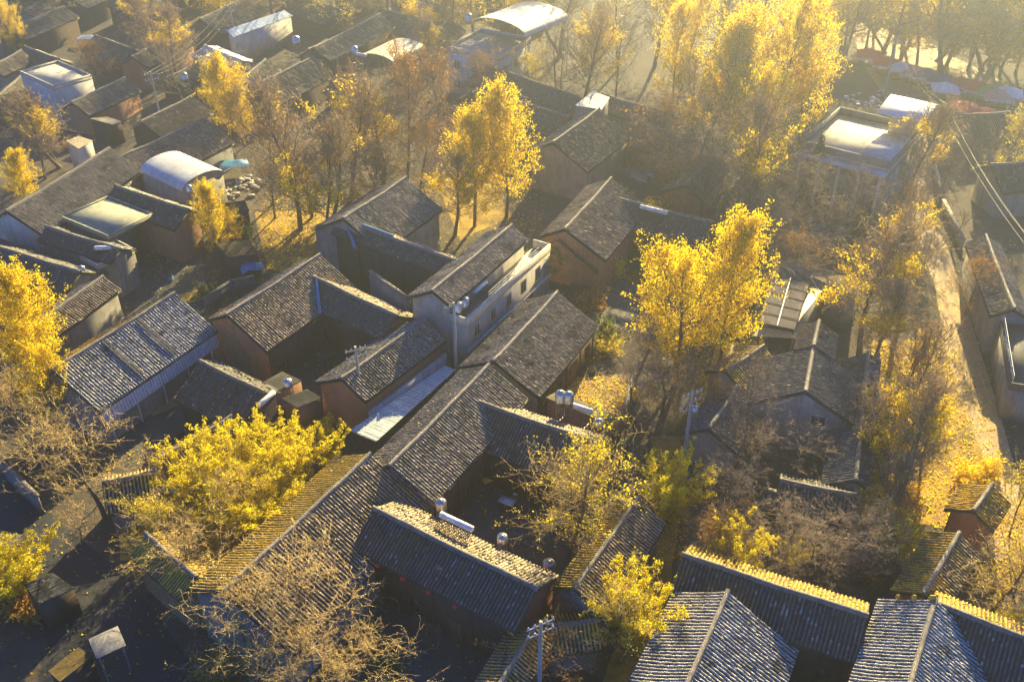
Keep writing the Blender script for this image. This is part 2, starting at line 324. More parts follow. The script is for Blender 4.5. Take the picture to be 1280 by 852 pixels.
def opening(root, o, u, n, s0, wd, z0, ht, kind, m_frame):
    """window or door on the wall line o + u*s, facing n"""
    b = MB(); g = np.array([n[0], n[1], 0]) * .003
    if kind == 'window':
        for (a0, a1, c0, c1) in ((0, .09, 0, ht), (wd - .09, wd, 0, ht), (.09, wd - .09, 0, .09), (.09, wd - .09, ht - .09, ht), (wd / 2 - .03, wd / 2 + .03, .09, ht - .09)):
            b.box(o, u, n, s0 + a1, .09, z0 + c0, z0 + c1, s0 + a0, -.02)
        w_ = b.build('window', m_frame, root)
        MB().box(o, u, n, s0 + wd - .05, .03, z0 + .05, z0 + ht - .05, s0 + .05, .012).build('pane', M['glass'], w_)
    else:
        for (a0, a1, c0, c1) in ((0, .1, 0, ht), (wd - .1, wd, 0, ht), (.1, wd - .1, ht - .1, ht)):
            b.box(o, u, n, s0 + a1, .10, z0 + c0, z0 + c1, s0 + a0, -.02)
        for k in range(4):
            q = (wd - .2) / 4; b.box(o, u, n, s0 + .1 + q * (k + 1) - .015, .05, z0, z0 + ht - .1, s0 + .1 + q * k, .01)
        b.build('door', M['wood_red'], root)
def H(label, rg, z=6.2, er=None, el=None, m='tile', wall='plaster', t=.55, ext=(0, 0), name='tiled_house', op=True, over=.45, pitch=.27, cat='house', group='tiled village houses',
      ridge_m='ridge', m2=None, base=0.0, sag=.06, apron=None):
    """a gabled house: ridge pixels, ridge height, eave pixels of either side (x, y[, end])"""
    P0, P1 = at(rg[0], rg[1], z), at(rg[2], rg[3], z)
    u = P1 - P0; u /= np.linalg.norm(u); P0 = P0 - u * ext[0]; P1 = P1 + u * ext[1]; L = np.linalg.norm(P1 - P0)
    nr = np.array([u[1], -u[0], 0]); Z = np.array([0, 0, 1.])
    def solve(e, n):
        if e is None: return None
        if isinstance(e, (int, float)): return float(e)
        B = (P1 - u * ext[1]) if len(e) > 2 and e[2] else (P0 + u * ext[0]); ws = np.linspace(.6, 9, 300)
        return float(min(ws, key=lambda q: np.sum((pix(B + n * q - Z * t * q) - np.array(e[:2])) ** 2)))
    wr, wl = solve(er, nr), solve(el, -nr); wr = wr or wl or 3.6; wl = wl or wr
    c = (P0 + P1) / 2; root = empty(name, (c[0], c[1], base), math.atan2(u[1], u[0]), label, cat, group)
    dist = math.hypot(c[0], c[1]); lod = 0 if dist < 92 else 1 if dist < 140 else 2
    if lod: pitch = pitch * (1.05 if lod == 1 else 1.2)
    roof = MB(); ro = None
    for n, wd in ((nr, wr), (-nr, wl)):
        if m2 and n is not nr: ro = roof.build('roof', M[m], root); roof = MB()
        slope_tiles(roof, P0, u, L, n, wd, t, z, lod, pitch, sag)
        a, b_, c_, d = P0 - Z * .22 , P1 - Z * .22, P1 + n * wd - Z * (t * wd + .20), P0 + n * wd - Z * (t * wd + .20)
        if np.cross(u, n)[2] > 0: a, b_, c_, d = b_, a, d, c_
        q = [d, c_, b_, a]; roof.hexa([p - Z * .10 for p in q], q)
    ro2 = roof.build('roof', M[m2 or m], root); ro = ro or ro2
    cap = MB(); k = max(4, int(L / .3)); s = np.linspace(-.03, L + .03, k)
    wob = -.10 * np.sin(math.pi * np.clip(s, 0, L) / L) + .03 * np.sin(s * .9 + RNG.random() * 6) + RNG.normal(0, .012, k); hv = RNG.normal(0, .015, k)
    pr = [(-.19, -.06), (-.14, .14), (-.07, .20), (.07, .20), (.14, .14), (.19, -.06)]
    V = np.array([[P0 + u * s[i] + nr * (a * (1 + hv[i])) + Z * (b_ + wob[i]) for i in range(k)] for a, b_ in pr]); cap.grid(V[:, ::-1])
    for i in (0, k - 1): cap.add(V[:, i], [[0, 1, 2, 3], [0, 3, 4, 5]])
    cap.build('ridge_cap', M[ridge_m], ro)
    ov = over; og = .25
    A0 = P0 + u * og; A1 = P1 - u * og; br = (wr - ov); bl = (wl - ov)
    zr_, zl_, zt = z - t * br - .33, z - t * bl - .33, z - .36
    wl_ = MB(); C = lambda p, off, zz: np.array([*(p + nr * off)[:2], zz])
    pts = [C(A0, br, base), C(A0, -bl, base), C(A1, -bl, base), C(A1, br, base), C(A0, br, zr_), C(A0, -bl, zl_), C(A1, -bl, zl_), C(A1, br, zr_), C(A0, 0, zt), C(A1, 0, zt)]
    wl_.add(pts, [[0, 4, 5, 1], [2, 6, 7, 3], [1, 5, 6, 2], [3, 7, 4, 0]], [[4, 8, 5], [6, 9, 7]], rnd=.5)
    wl_.build('wall', M[wall], root)
    if op and dist < 150:
        for n, off, ez in ((nr, br, zr_), (-nr, bl, zl_)):
            o = A0 + n * off
            if np.dot(n[:2], -o[:2]) < 0: continue
            ln = L - 2 * og; k = max(2, int(ln / 2.8)); st = ln / k
            f_ = MB(); f_.box(o, u, n, ln - .3, .04, base, ez - .06, .3, .002)  # dark front panel added to stand for the deep shade under the eaves
            for i in range(k + 1): f_.tube([o + u * (.3 + (ln - .6) * i / k) + n * .1 + Z * (q - o[2]) for q in (base, ez - .05)], .09, 6)
            f_.build('shade_front', M['wood'], root); o = o + n * .042
            for i in range(k):
                if i == k // 2: opening(root, o, u, n, st * i + st / 2 - .7, 1.4, base + .02, min(2.2, ez - base - .3), 'door', M['wood'])
                else: opening(root, o, u, n, st * i + st / 2 - .55, 1.1, base + .95, min(1.25, ez - base - 1.3), 'window', M['wood'])
    root_info = dict(root=root, P0=P0, P1=P1, u=u, nr=nr, L=L, wr=wr, wl=wl, z=z, t=t, A0=A0, br=br, bl=bl, zr=zr_, zl=zl_, roof=ro, base=base)
    return root_info
def on_roof(h, s, v, side=1):
    """point on a roof slope: s along the ridge, v out from it"""
    p = h['P0'] + h['u'] * s + h['nr'] * (v * side); return np.array([p[0], p[1], h['z'] - h['t'] * v + .09])
def ray_roof(h, px, py, side=1):
    """where the line of sight through a pixel meets a roof slope of house h"""
    best = None
    for z in np.linspace(h['z'] - 3, h['z'] + .3, 400):
        p = at(px, py, z); v = np.dot((p - h['P0'])[:2], h['nr'][:2]) * side; e = abs(h['z'] - h['t'] * v - z)
        if best is None or e < best[0]: best = (e, p)
    return best[1]

HS = {}
# the big houses along the courtyards in the front half
HS['h1'] = H('long pale striped tile roof above a grey corrugated metal wall and dark porch', (65, 462, 219, 366), 6.6, (122, 516), (37, 459), 'tile_pale', 'plaster', op=False, m2='tile_leaf')
HS['h2'] = H('tiled house tucked directly behind the long house with the corrugated metal wall', (32, 413, 129, 345), 6.2, (148, 367, 1), 3.4, 'tile', 'plaster', op=False)
HS['h3'] = H('dark shaded tile roof with pale ridge at the frame edge beside the white gable', (-40, 296, 100, 340), 5.2, (80, 369, 1), 3.2, 'tile_shaded', 'plaster')
HS['h4'] = H('large striped tile roof with a plain white gable wall', (8, 264, 137, 185), 6.8, (51, 302), 4.0, 'tile', 'white', op=False)
HS['h6'] = H('low shaded tile roof beside the mossy flat slab, ending in a white fascia', (57, 283, 150, 311), 5.4, (52, 305), 2.0, 'tile_shaded', 'plaster', op=False)
HS['h7'] = H('dark shed roof with sunlit rear slope and orange brick wall beside the silver barrel roof', (144, 232, 236, 262), 5.8, (227, 294, 1), 1.8, 'tile_shaded', 'brick', op=False, m2='tile')
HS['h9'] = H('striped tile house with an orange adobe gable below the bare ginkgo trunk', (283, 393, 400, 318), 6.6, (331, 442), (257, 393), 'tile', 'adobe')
HS['h9b'] = H('dark tiled wing with a blue painted end joined to the adobe gable house', (395, 347, 497, 395), 5.8, (401, 396), 2.6, 'tile_shaded', 'adobe', ext=(1.5, 0), m2='tile')
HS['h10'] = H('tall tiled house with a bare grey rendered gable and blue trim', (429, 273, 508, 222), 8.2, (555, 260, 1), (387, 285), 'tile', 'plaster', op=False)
HS['h10b'] = H('shaded tiled wing with a sunlit ridge running to the two-storey concrete house', (434, 276, 577, 328), 7.2, (447, 312), 2.4, 'tile_shaded', 'plaster', ext=(1, 0), m2='tile')
HS['h11'] = H('two-storey grey concrete house with a roof terrace and half its roof tiled', (540, 363, 640, 281), 8.6, (566, 380), (506, 363), 'tile', 'concrete', op=False, name='concrete_house')
HS['h12'] = H('plain tiled house between the two-storey concrete house and the leafy yard', (617, 451, 697, 365), 6.0, (678, 494), (571, 453), 'tile', 'plaster')
HS['h13'] = H('long tiled house beside the pale blue sheet roof, its eave over the table yard', (487, 582, 605, 462), 6.6, (542, 631), (447, 557), 'tile', 'plaster', ext=(0, .8))
HS['h14'] = H('shaded tiled wing with two steel tanks behind it, facing the table yard', (598, 502, 735, 549), 5.7, (614, 573), 2.4, 'tile_shaded', 'wood_red', ext=(1.2, 1), m2='tile')
HS['h34'] = H('tiled house with orange brick gable and low pale wall by the pale blue strip', (427, 473, 531, 398), 6.0, (455, 504), (392, 472), 'tile', 'brick', op=False)
HS['h16'] = H('broad tiled house in front with leaf-golden slope behind the dense bare tree', (463, 567, 300, 719), 6.8, (418, 563), (541, 633), 'tile_gold', 'plaster', ext=(0, 1.5), op=False, m2='tile')
HS['h17'] = H('dark blue shaded tile roof with sunlit rear slope and solar heater on the table yard', (472, 637, 672, 735), 6.2, (480, 708), 2.9, 'tile_shaded', 'wood_red', ext=(.4, 0), m2='tile')
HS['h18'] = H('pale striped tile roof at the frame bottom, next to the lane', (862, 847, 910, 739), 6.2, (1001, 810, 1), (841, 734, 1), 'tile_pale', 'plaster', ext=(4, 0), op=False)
HS['h19'] = H('dark tiled house with yellow leaves along its rear slope, behind the pale striped roof', (853, 692, 1085, 769), 5.6, (1057, 827, 1), 2.2, 'tile_shaded', 'wood_red', m2='tile_gold')
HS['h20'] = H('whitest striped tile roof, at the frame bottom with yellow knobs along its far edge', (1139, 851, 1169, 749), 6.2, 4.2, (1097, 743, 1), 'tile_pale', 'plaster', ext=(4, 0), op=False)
HS['h21'] = H('blue shaded tile roof in the frame corner with a leaf-yellow patch behind', (1187, 760, 1300, 802), 5.7, 4.6, 2.4, 'tile_shaded', 'plaster', ext=(1, 3), m2='tile_gold')
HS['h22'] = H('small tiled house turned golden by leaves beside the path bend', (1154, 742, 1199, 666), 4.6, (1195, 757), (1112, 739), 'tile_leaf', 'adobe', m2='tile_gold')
HS['h23'] = H('smallest tiled outhouse at the lower end of the pale path', (1217, 638, 1240, 605), 4.0, (1262, 633, 1), (1180, 636), 'tile_gold', 'adobe', op=False, cat='outhouse')
HS['h35'] = H('tiled house under the golden bare tree beside the lane', (718, 735, 797, 622), 5.0, (826, 662, 1), (690, 731), 'tile', 'plaster', op=False, m2='tile_gold')
HS['h36'] = H('dark tiled wing behind the solar heater with the white tank', (250, 451, 330, 490), 4.8, (210, 494), 1.8, 'tile_shaded', 'wood', op=False)
HS['gate1'] = H('small tiled gate roof with golden rear slope inside the bare tree', (127, 603, 196, 588), 3.6, 2.3, 1.5, 'tile_leaf', 'plaster', op=False, name='gatehouse', cat='gatehouse')
HS['gate2'] = H('small tiled gate roof with wires above it beside the rusty shrub', (682, 782, 747, 774), 3.4, 1.7, 1.6, 'tile_leaf', 'plaster', op=False, name='gatehouse', cat='gatehouse')
HS['h37'] = H('leaf-covered tiled house by the road under golden twigs', (182, 667, 246, 722), 4.6, (158, 692), 2.4, 'tile_gold', 'adobe', op=False)
HS['h38'] = H('low tiled shed half hidden by the big yellow-green tree', (199, 573, 290, 520), 3.6, (215, 585), 1.5, 'tile_leaf', 'adobe', op=False, name='tiled_shed', cat='shed')
HS['h39'] = H('narrow tiled porch roof between the dark blue roof and the utility pole', (612, 875, 668, 782), 4.2, 1.4, 1.8, 'tile_leaf', 'plaster', op=False, name='tiled_shed', cat='shed')
# middle right
HS['h30'] = H('tiled house with a lower step at its orange gable, above the palm', (706, 286, 762, 225), 6.8, (757, 326), (671, 289), 'tile', 'adobe', op=False, ext=(0, .5))
HS['h30s'] = H('lower stepped tile roof over the orange gable beside the palm', (697, 298, 712, 284), 5.4, (745, 341), (662, 305), 'tile_shaded', 'adobe', op=False)
HS['h31'] = H('shaded tiled wing with a white valley edge and a solar panel on its ridge', (770, 247, 892, 278), 5.6, (787, 291), 2.4, 'tile_shaded', 'wood_red', ext=(1.2, 0), m2='tile_leaf')
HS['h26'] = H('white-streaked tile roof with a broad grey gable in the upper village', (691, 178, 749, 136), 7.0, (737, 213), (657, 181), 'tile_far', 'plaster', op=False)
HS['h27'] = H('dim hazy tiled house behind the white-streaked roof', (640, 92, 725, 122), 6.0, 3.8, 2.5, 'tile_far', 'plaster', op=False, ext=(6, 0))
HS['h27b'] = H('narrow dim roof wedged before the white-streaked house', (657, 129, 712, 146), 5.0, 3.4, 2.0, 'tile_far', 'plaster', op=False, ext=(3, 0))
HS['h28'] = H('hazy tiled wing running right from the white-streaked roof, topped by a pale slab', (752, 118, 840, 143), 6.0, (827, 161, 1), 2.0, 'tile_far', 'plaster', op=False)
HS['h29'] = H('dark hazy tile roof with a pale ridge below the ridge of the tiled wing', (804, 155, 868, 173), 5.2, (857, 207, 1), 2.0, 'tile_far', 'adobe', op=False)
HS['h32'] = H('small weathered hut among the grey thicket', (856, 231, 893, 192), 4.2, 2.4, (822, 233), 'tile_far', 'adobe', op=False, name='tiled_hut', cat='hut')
# grey walled compound beside the path
HS['c1'] = H('grey ribbed roof with its windowed gable facing us, inside the grey wall compound', (1007, 489, 1017, 433), 6.4, (1076, 517), (926, 486), 'tile_new', 'concrete', op=False, pitch=.3)
HS['c2'] = H('small grey ribbed roof just behind the windowed gable', (1017, 432, 1024, 401), 6.6, (1049, 441), (990, 430), 'tile_new', 'concrete', op=False, pitch=.3)
HS['c3'] = H('ribbed side roof lit gold at the corner of the grey wall compound', (907, 463, 955, 432), 4.4, 2.6, 2.2, 'tile_leaf', 'concrete', op=False, pitch=.3)
HS['c4'] = H('lower grey roof under bare twigs on the lane side of the compound', (886, 536, 922, 482), 4.2, 2.6, 2.2, 'tile_new', 'concrete', op=False, pitch=.3)
HS['c5'] = H('long narrow grey roof along the compound wall on its path side', (1070, 600, 1086, 440), 4.2, 1.2, 2.4, 'tile_new', 'concrete', op=False, pitch=.3)
HS['c6'] = H('low blue shadowed roof closing the front of the grey wall compound', (975, 600, 1070, 618), 4.0, 2.2, 2.2, 'tile_shaded', 'concrete', op=False, pitch=.3)
# upper left; dark wood walls mostly stand in for dim light
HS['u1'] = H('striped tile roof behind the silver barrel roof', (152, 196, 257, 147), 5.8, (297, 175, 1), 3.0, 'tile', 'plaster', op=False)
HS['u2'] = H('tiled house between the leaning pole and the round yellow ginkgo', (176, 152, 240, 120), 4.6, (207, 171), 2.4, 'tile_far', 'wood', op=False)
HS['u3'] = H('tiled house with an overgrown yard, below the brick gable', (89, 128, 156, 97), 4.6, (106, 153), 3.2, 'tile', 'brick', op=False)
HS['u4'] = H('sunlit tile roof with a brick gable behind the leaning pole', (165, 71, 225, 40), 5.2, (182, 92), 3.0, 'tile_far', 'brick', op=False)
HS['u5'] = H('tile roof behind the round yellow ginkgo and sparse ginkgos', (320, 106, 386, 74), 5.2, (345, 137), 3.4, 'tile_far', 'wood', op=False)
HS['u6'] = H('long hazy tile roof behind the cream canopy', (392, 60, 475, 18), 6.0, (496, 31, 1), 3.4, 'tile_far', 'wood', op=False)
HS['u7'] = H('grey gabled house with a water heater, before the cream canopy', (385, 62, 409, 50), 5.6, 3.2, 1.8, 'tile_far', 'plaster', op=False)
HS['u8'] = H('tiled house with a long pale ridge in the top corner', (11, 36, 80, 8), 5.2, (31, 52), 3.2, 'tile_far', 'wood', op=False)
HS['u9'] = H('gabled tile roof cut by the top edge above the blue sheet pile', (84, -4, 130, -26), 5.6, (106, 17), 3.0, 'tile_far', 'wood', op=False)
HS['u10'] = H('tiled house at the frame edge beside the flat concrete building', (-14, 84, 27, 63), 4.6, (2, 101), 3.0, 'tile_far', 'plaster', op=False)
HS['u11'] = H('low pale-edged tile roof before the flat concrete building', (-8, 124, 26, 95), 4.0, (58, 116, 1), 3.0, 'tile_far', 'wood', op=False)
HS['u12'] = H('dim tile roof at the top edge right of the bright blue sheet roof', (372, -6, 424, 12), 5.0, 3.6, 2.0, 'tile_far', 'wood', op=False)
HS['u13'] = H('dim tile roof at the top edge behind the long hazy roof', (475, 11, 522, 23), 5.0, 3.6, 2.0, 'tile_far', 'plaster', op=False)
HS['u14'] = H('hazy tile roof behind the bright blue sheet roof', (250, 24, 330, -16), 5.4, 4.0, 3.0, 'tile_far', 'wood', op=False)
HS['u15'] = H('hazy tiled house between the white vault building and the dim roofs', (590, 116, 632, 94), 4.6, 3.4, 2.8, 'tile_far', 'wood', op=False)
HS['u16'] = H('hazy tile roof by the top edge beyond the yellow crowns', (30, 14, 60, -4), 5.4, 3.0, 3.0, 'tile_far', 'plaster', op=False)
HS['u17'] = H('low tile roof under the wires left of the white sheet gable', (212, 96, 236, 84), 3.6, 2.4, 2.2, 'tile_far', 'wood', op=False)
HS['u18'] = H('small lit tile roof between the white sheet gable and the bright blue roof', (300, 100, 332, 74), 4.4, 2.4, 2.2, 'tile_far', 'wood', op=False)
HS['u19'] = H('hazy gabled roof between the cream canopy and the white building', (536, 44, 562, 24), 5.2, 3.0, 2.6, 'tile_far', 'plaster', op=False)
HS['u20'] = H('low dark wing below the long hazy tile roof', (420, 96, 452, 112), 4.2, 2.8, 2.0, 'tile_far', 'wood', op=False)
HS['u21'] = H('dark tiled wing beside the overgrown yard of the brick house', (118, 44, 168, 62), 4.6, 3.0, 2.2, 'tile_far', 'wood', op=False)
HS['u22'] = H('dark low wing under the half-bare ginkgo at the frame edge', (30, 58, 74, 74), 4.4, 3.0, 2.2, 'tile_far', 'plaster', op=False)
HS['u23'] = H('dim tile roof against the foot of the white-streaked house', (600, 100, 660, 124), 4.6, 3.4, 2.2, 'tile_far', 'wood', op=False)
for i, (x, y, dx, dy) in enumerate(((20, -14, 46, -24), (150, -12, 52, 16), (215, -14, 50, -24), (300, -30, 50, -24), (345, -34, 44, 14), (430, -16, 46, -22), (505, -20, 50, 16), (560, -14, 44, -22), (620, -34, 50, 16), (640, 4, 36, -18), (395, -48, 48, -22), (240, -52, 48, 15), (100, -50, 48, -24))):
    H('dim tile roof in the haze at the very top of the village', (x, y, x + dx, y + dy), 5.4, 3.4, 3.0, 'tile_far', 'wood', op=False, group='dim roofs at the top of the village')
# right edge
HS['r1'] = H('brown lit tile roof beside the market stalls', (1206, 144, 1262, 140), 5.0, (1220, 187), 2.4, 'tile_far', 'plaster', op=False)
HS['r2'] = H('hazy brown tile roof cut by the frame edge, over a grey wall', (1238, 206, 1310, 200), 5.6, (1241, 247), 2.4, 'tile_far', 'plaster', op=False)
HS['r3'] = H('long striped tile roof sloping down to the pale path', (1268, 386, 1232, 294), 5.4, 1.8, (1236, 388), 'tile', 'plaster', op=False)
print('H', {k: (round(v['wl'], 1), round(v['wr'], 1), round(v['L'], 1)) for k, v in HS.items()})


# ---------------------------------------------------------------- parts of the two-storey concrete house
h = HS['h11']; r = h['root']; u, nr, A0, br = h['u'], h['nr'], h['A0'], h['br']
Ln = h['L'] + 1.6; TW = 1.9; o = A0 + nr * br
MB().box(o, u, nr, Ln, TW, 0, 5.6, 0, .004).build('terrace_block', M['concrete'], r)
pb = MB(); pb.box(o, u, nr, Ln, TW + .06, 5.6, 6.5, 0, TW - .14).box(o, u, nr, .18, TW - .14, 5.6, 6.5, 0, .01).box(o, u, nr, Ln, TW - .14, 5.6, 6.5, Ln - .18, .01)
pb.build('parapet', M['terrace'], r)
MB().box(o, u, nr, Ln + .05, TW + .25, 2.9, 3.1, -.05, TW + .003).build('string_course', M['white'], r)
MB().box(o, u, nr, Ln + .05, TW + .5, 1.0, 1.12, -.05, TW + .003).build('ledge', M['concrete'], r)
for k in range(5): opening(r, o + nr * TW, u, nr, 1.2 + k * 2.9, 1.0, 3.7, 1.35, 'window', M['concrete'])
for k in range(4): opening(r, o + nr * TW, u, nr, 1.8 + k * 3.2, 1.0, 1.25, 1.3, 'window', M['wood'])
rl = MB()
for k in range(9): rl.tube([o + nr * (TW - .05) + u * (4 + k * 1.2) + np.array([0, 0, z - o[2]]) for z in (6.5, 7.2)], .025, 4)
for zz in (6.85, 7.2): rl.tube([o + nr * (TW - .05) + u * 4 + np.array([0, 0, zz - o[2]]), o + nr * (TW - .05) + u * 13.6 + np.array([0, 0, zz - o[2]])], .025, 4)
rl.build('railing', M['steel'], r)
H11 = (o, u, nr)

# corrugated skirt and posts of the long pale house; low pale wall beside the brick gable house; gable trims
def corrugated(mb, a, b, c, d, n=60, amp=.05):
    """a ribbed sheet spanning the corners a-b (one edge) and d-c"""
    a, b, c, d = (np.asarray(x, float) for x in (a, b, c, d)); nn = np.cross(b - a, d - a); nn /= np.linalg.norm(nn)
    if nn[2] < -.01: nn = -nn
    s = np.linspace(0, 1, n * 2 + 1); hgt = np.where(np.arange(n * 2 + 1) % 2, amp, 0.) + RNG.normal(0, amp * .12, n * 2 + 1)
    e0 = a + np.outer(s, b - a) + np.outer(hgt, nn); e1 = d + np.outer(s, c - d) + np.outer(hgt, nn); mid = (e0 + e1) / 2
    V = np.array([e0, mid, e1]); rr = np.tile(np.where(np.arange(n * 2) % 2, .9, .25), 2) + RNG.normal(0, .12, n * 4); mb.grid(V, rnd=rr.clip(0, 1)); mb.grid((V - nn * .03)[::-1]); return mb  # alternate rib faces dark and light: rib shading put into the colour
h = HS['h1']; r = h['root']; e0 = on_roof(h, .2, h['wr'] - .1); e1 = on_roof(h, h['L'] - .2, h['wr'] - .1); dz = np.array([0, 0, 1.])
corrugated(MB(), e0 - dz * .25, e1 - dz * .25, e1 - dz * 1.7 + h['nr'] * .25, e0 - dz * 1.7 + h['nr'] * .25, 44, .04).build('metal_skirt', M['sheet_grey'], r)
for k in range(5): MB().tube([(*(h['P0'] + h['u'] * (1 + k * (h['L'] - 2) / 4) + h['nr'] * (h['wr'] - .3))[:2], z) for z in (0, 3.0)], .09, 6).build('post', M['white'], r)
for a0 in (.36, .63):
    b = MB(); L = h['L']
    for q in range(2): b.tube([on_roof(h, L * a0 + q * .3, .3) + dz * .06, on_roof(h, L * a0 + q * .3, h['wr'] - .3) + dz * .06], .06, 4)
    b.build('roof_seam', M['ridge'], r)
h = HS['h34']; r = h['root']; o = h['A0'] + h['nr'] * (h['br'] + .5)
MB().box(o, h['u'], h['nr'], h['L'] - .3, -.1, 0, 3.1, .3, -.47).build('low_wall', M['white'], r)
for key, a_, b2 in (('h9b', (396, 350), (400, 392)), ('h10b', (434, 281), (444, 311))):
    h = HS[key]; p_, q_ = ray_roof(h, *a_), ray_roof(h, *b2); MB().tube([p_ + dz * .08, (p_ + q_) / 2 + dz * .1, q_ + dz * .08], .17, 5).build('blue_flashing', M['blue'], h['root'])
h = HS['h10']; b = MB(); b.box(h['A0'] - h['u'] * .06, h['u'], h['nr'], .05, h['br'] + .1, h['zr'] - 1.9, h['zr'] + .05, 0, h['br'] - 1.0); b.build('blue_trim', M['blue'], h['root'])
h = HS['h10b']; MB().tube([on_roof(h, .8, .12, -1) + dz * .1, on_roof(h, h['L'] * .45, .12, -1) + dz * .1], .13, 5).build('blue_flashing', M['blue'], h['root'])
h = HS['h20']; b = None
for q in (.25, 1.2, 2.1, -.1):
    MB().lathe(on_roof(h, h['L'] - .12, max(q, .02) if q > 0 else .1, -1), [(.02, 0), (.14, .05), (.17, .16), (.11, .28), (.13, .34), (0, .42)], 8).build('finial', M['yellow'], h['root'])
h = HS['h31']; r = h['root']
MB().tube([on_roof(h, 1.3, .1) + dz * .05, on_roof(h, 1.0, h['wr'] * .5) + dz * .1, on_roof(h, .8, h['wr']) + dz * .05], .13, 5).build('valley_strip', M['white_paint'], r)
h = HS['c1']; o = h['A0']; opening(h['root'], o - h['nr'] * 0, h['nr'], -h['u'], .8, 1.3, 3.0, 1.1, 'window', M['white'])
# pale skylight strips and caps on roofs with far lit slabs
for key, sd_ in (('h12', 1), ('h13', 1), ('h16', 1)):
    h = HS[key]
# ---------------------------------------------------------------- other buildings and sheds
def rect(a, b, d, z):
    O, B, D = at(*a, z), at(*b, z), at(*d, z); u = B - O; L = np.linalg.norm(u); u /= L
    n = np.array([-u[1], u[0], 0]); q = np.dot(D - O, n)
    if q < 0: n, q = -n, -q
    return O, u, L, n, q
def flat_building(label, a, b, d, z, wall='concrete', top='concrete', name='flat_roof_building', para=.35, win=0, open_=False, over=0.0, base=0.0, cat='building'):
    O, u, L, n, W = rect(a, b, d, z); c = O + u * L / 2 + n * W / 2
    r = empty(name, (c[0], c[1], base), math.atan2(u[1], u[0]), label, cat)
    MB().box(O, u, n, L, W, z - .42, z).build('roof_slab', M[top], r)
    p = MB(); t = .16
    if para:
        for (l0, l1, w0, w1) in ((0, L, 0, t), (0, L, W - t, W), (0, t, t, W - t), (L - t, L, t, W - t)): p.box(O, u, n, l1, w1, z + .003, z + para, l0, w0)
        p.build('parapet', M[wall if para > .4 else top], r)
    if open_:
        for i in (over + .15, L - over - .15):
            for j in (over + .15, W - over - .15): MB().tube([(*(O + u * i + n * j)[:2], zz) for zz in (base, z - .43)], .13, 6).build('pillar', M[wall], r)
        MB().box(O, u, n, L - over - .1, W - over - .1, base, z - 1.2, over + L * .45, over + .1).build('wall', M[wall], r)
    else:
        MB().box(O, u, n, L - over, W - over, base, z - .43, over, over).build('wall', M[wall], r)
        for nn, oo, ln, uu in ((n, O + n * (W - over), L, u), (-n, O + n * over, L, u), (u, O + u * (L - over), W, n), (-u, O + u * over, W, n)):
            if not win or np.dot(nn[:2], -oo[:2]) < 0: continue
            k = max(1, int(ln / 2.6))
            for i in range(k):
                for fl in range(win): opening(r, oo, uu, nn, (i + .5) * ln / k - .55, 1.1, base + .9 + fl * 3.0, 1.35, 'window', M['white'])
    return dict(root=r, O=O, u=u, L=L, n=n, W=W, z=z)
def barrel(label, a, b, d, z, rise, m, name='barrel_roof_shed', wall='concrete', open_=False, cat='shed', vent=True):
    """vault: a-b is an eave edge, d lies across it"""
    O, u, L, n, W = rect(a, b, d, z); c = O + u * L / 2 + n * W / 2
    r = empty(name, (c[0], c[1], 0), math.atan2(u[1], u[0]), label, cat)
    an = np.linspace(0, math.pi, 15); k = int(L / .3) * 2 + 1
    S = np.linspace(0, L, k); rib = np.where(np.arange(k) % 2, .03, 0)
    V = np.array([[O + u * S[i] + n * (W / 2 - (W / 2 + rib[i]) * math.cos(x)) + np.array([0, 0, (rise + rib[i]) * math.sin(x)]) for x in an] for i in range(k)])
    mb = MB(); mb.grid(V, rnd=np.repeat(RNG.uniform(.55, 1, (k - 1 + 3) // 4), 4 * 14)[:(k - 1) * 14]); mb.grid((V - np.array([0, 0, .06]))[::-1]); mb.build('vault', M[m], r)
    if open_:
        for i in (.15, L / 2, L - .15):
            for j in (.12, W - .12): MB().tube([(*(O + u * i + n * j)[:2], zz) for zz in (0, z)], .06, 5).build('post', M['metal'], r)
    else:
        MB().box(O, u, n, L - .2, W - .15, 0, z - .02, .2, .15).build('wall', M[wall], r)
        for s in (.22, L - .22):
            pts = [O + u * s + n * (W / 2 - (W / 2 - .12) * math.cos(x)) + np.array([0, 0, (rise - .08) * math.sin(x)]) for x in an]
            MB().add(pts, t=[[0, i, i + 1] for i in range(1, 14)]).build('end_wall', M[wall], r)
    return r
def lean(label, corners, zs, m, ribs=30, wall=None, name='lean_to_roof', posts=True, cat='roof', wz=None):
    P = [at(*c, z) for c, z in zip(corners, zs)]; c = sum(P) / 4
    u = P[1] - P[0]; r = empty(name, (c[0], c[1], 0), math.atan2(u[1], u[0]), label, cat)
    corrugated(MB(), *P, ribs, .06).build('sheet', M[m], r)
    if wall:
        q = [p * .94 + c * .06 for p in P]; dn = np.array([0, 0, .12])
        b = [np.array([p[0], p[1], 0]) for p in q]; t = [p - dn for p in q]
        if np.cross(b[1] - b[0], b[2] - b[0])[2] < 0: b, t = b[::-1], t[::-1]
        MB().hexa(b, t).build('wall', M[wall], r)
    elif posts:
        for p in P:
            p = p * .95 + c * .05; MB().tube([(p[0], p[1], 0), (p[0], p[1], p[2] - .05)], .06, 5).build('post', M['wood'], r)
    return r
fb = flat_building('open shed under a flat mossy greenish concrete slab', (134, 296), (77, 272), (184, 265), 5.0, 'concrete', 'slab_green', 'flat_roof_shed', .14, open_=True, cat='shed')
flat_building('small terrace with a white fascia below the mossy slab', (122, 334), (100, 322), (162, 310), 4.0, 'plaster', 'terrace', 'terrace_shed', .3, cat='shed')
flat_building('flat-roofed concrete building with pillared walls in the upper village', (66, 110), (25, 91), (97, 88), 5.6, 'white', 'terrace', para=.3, win=1)
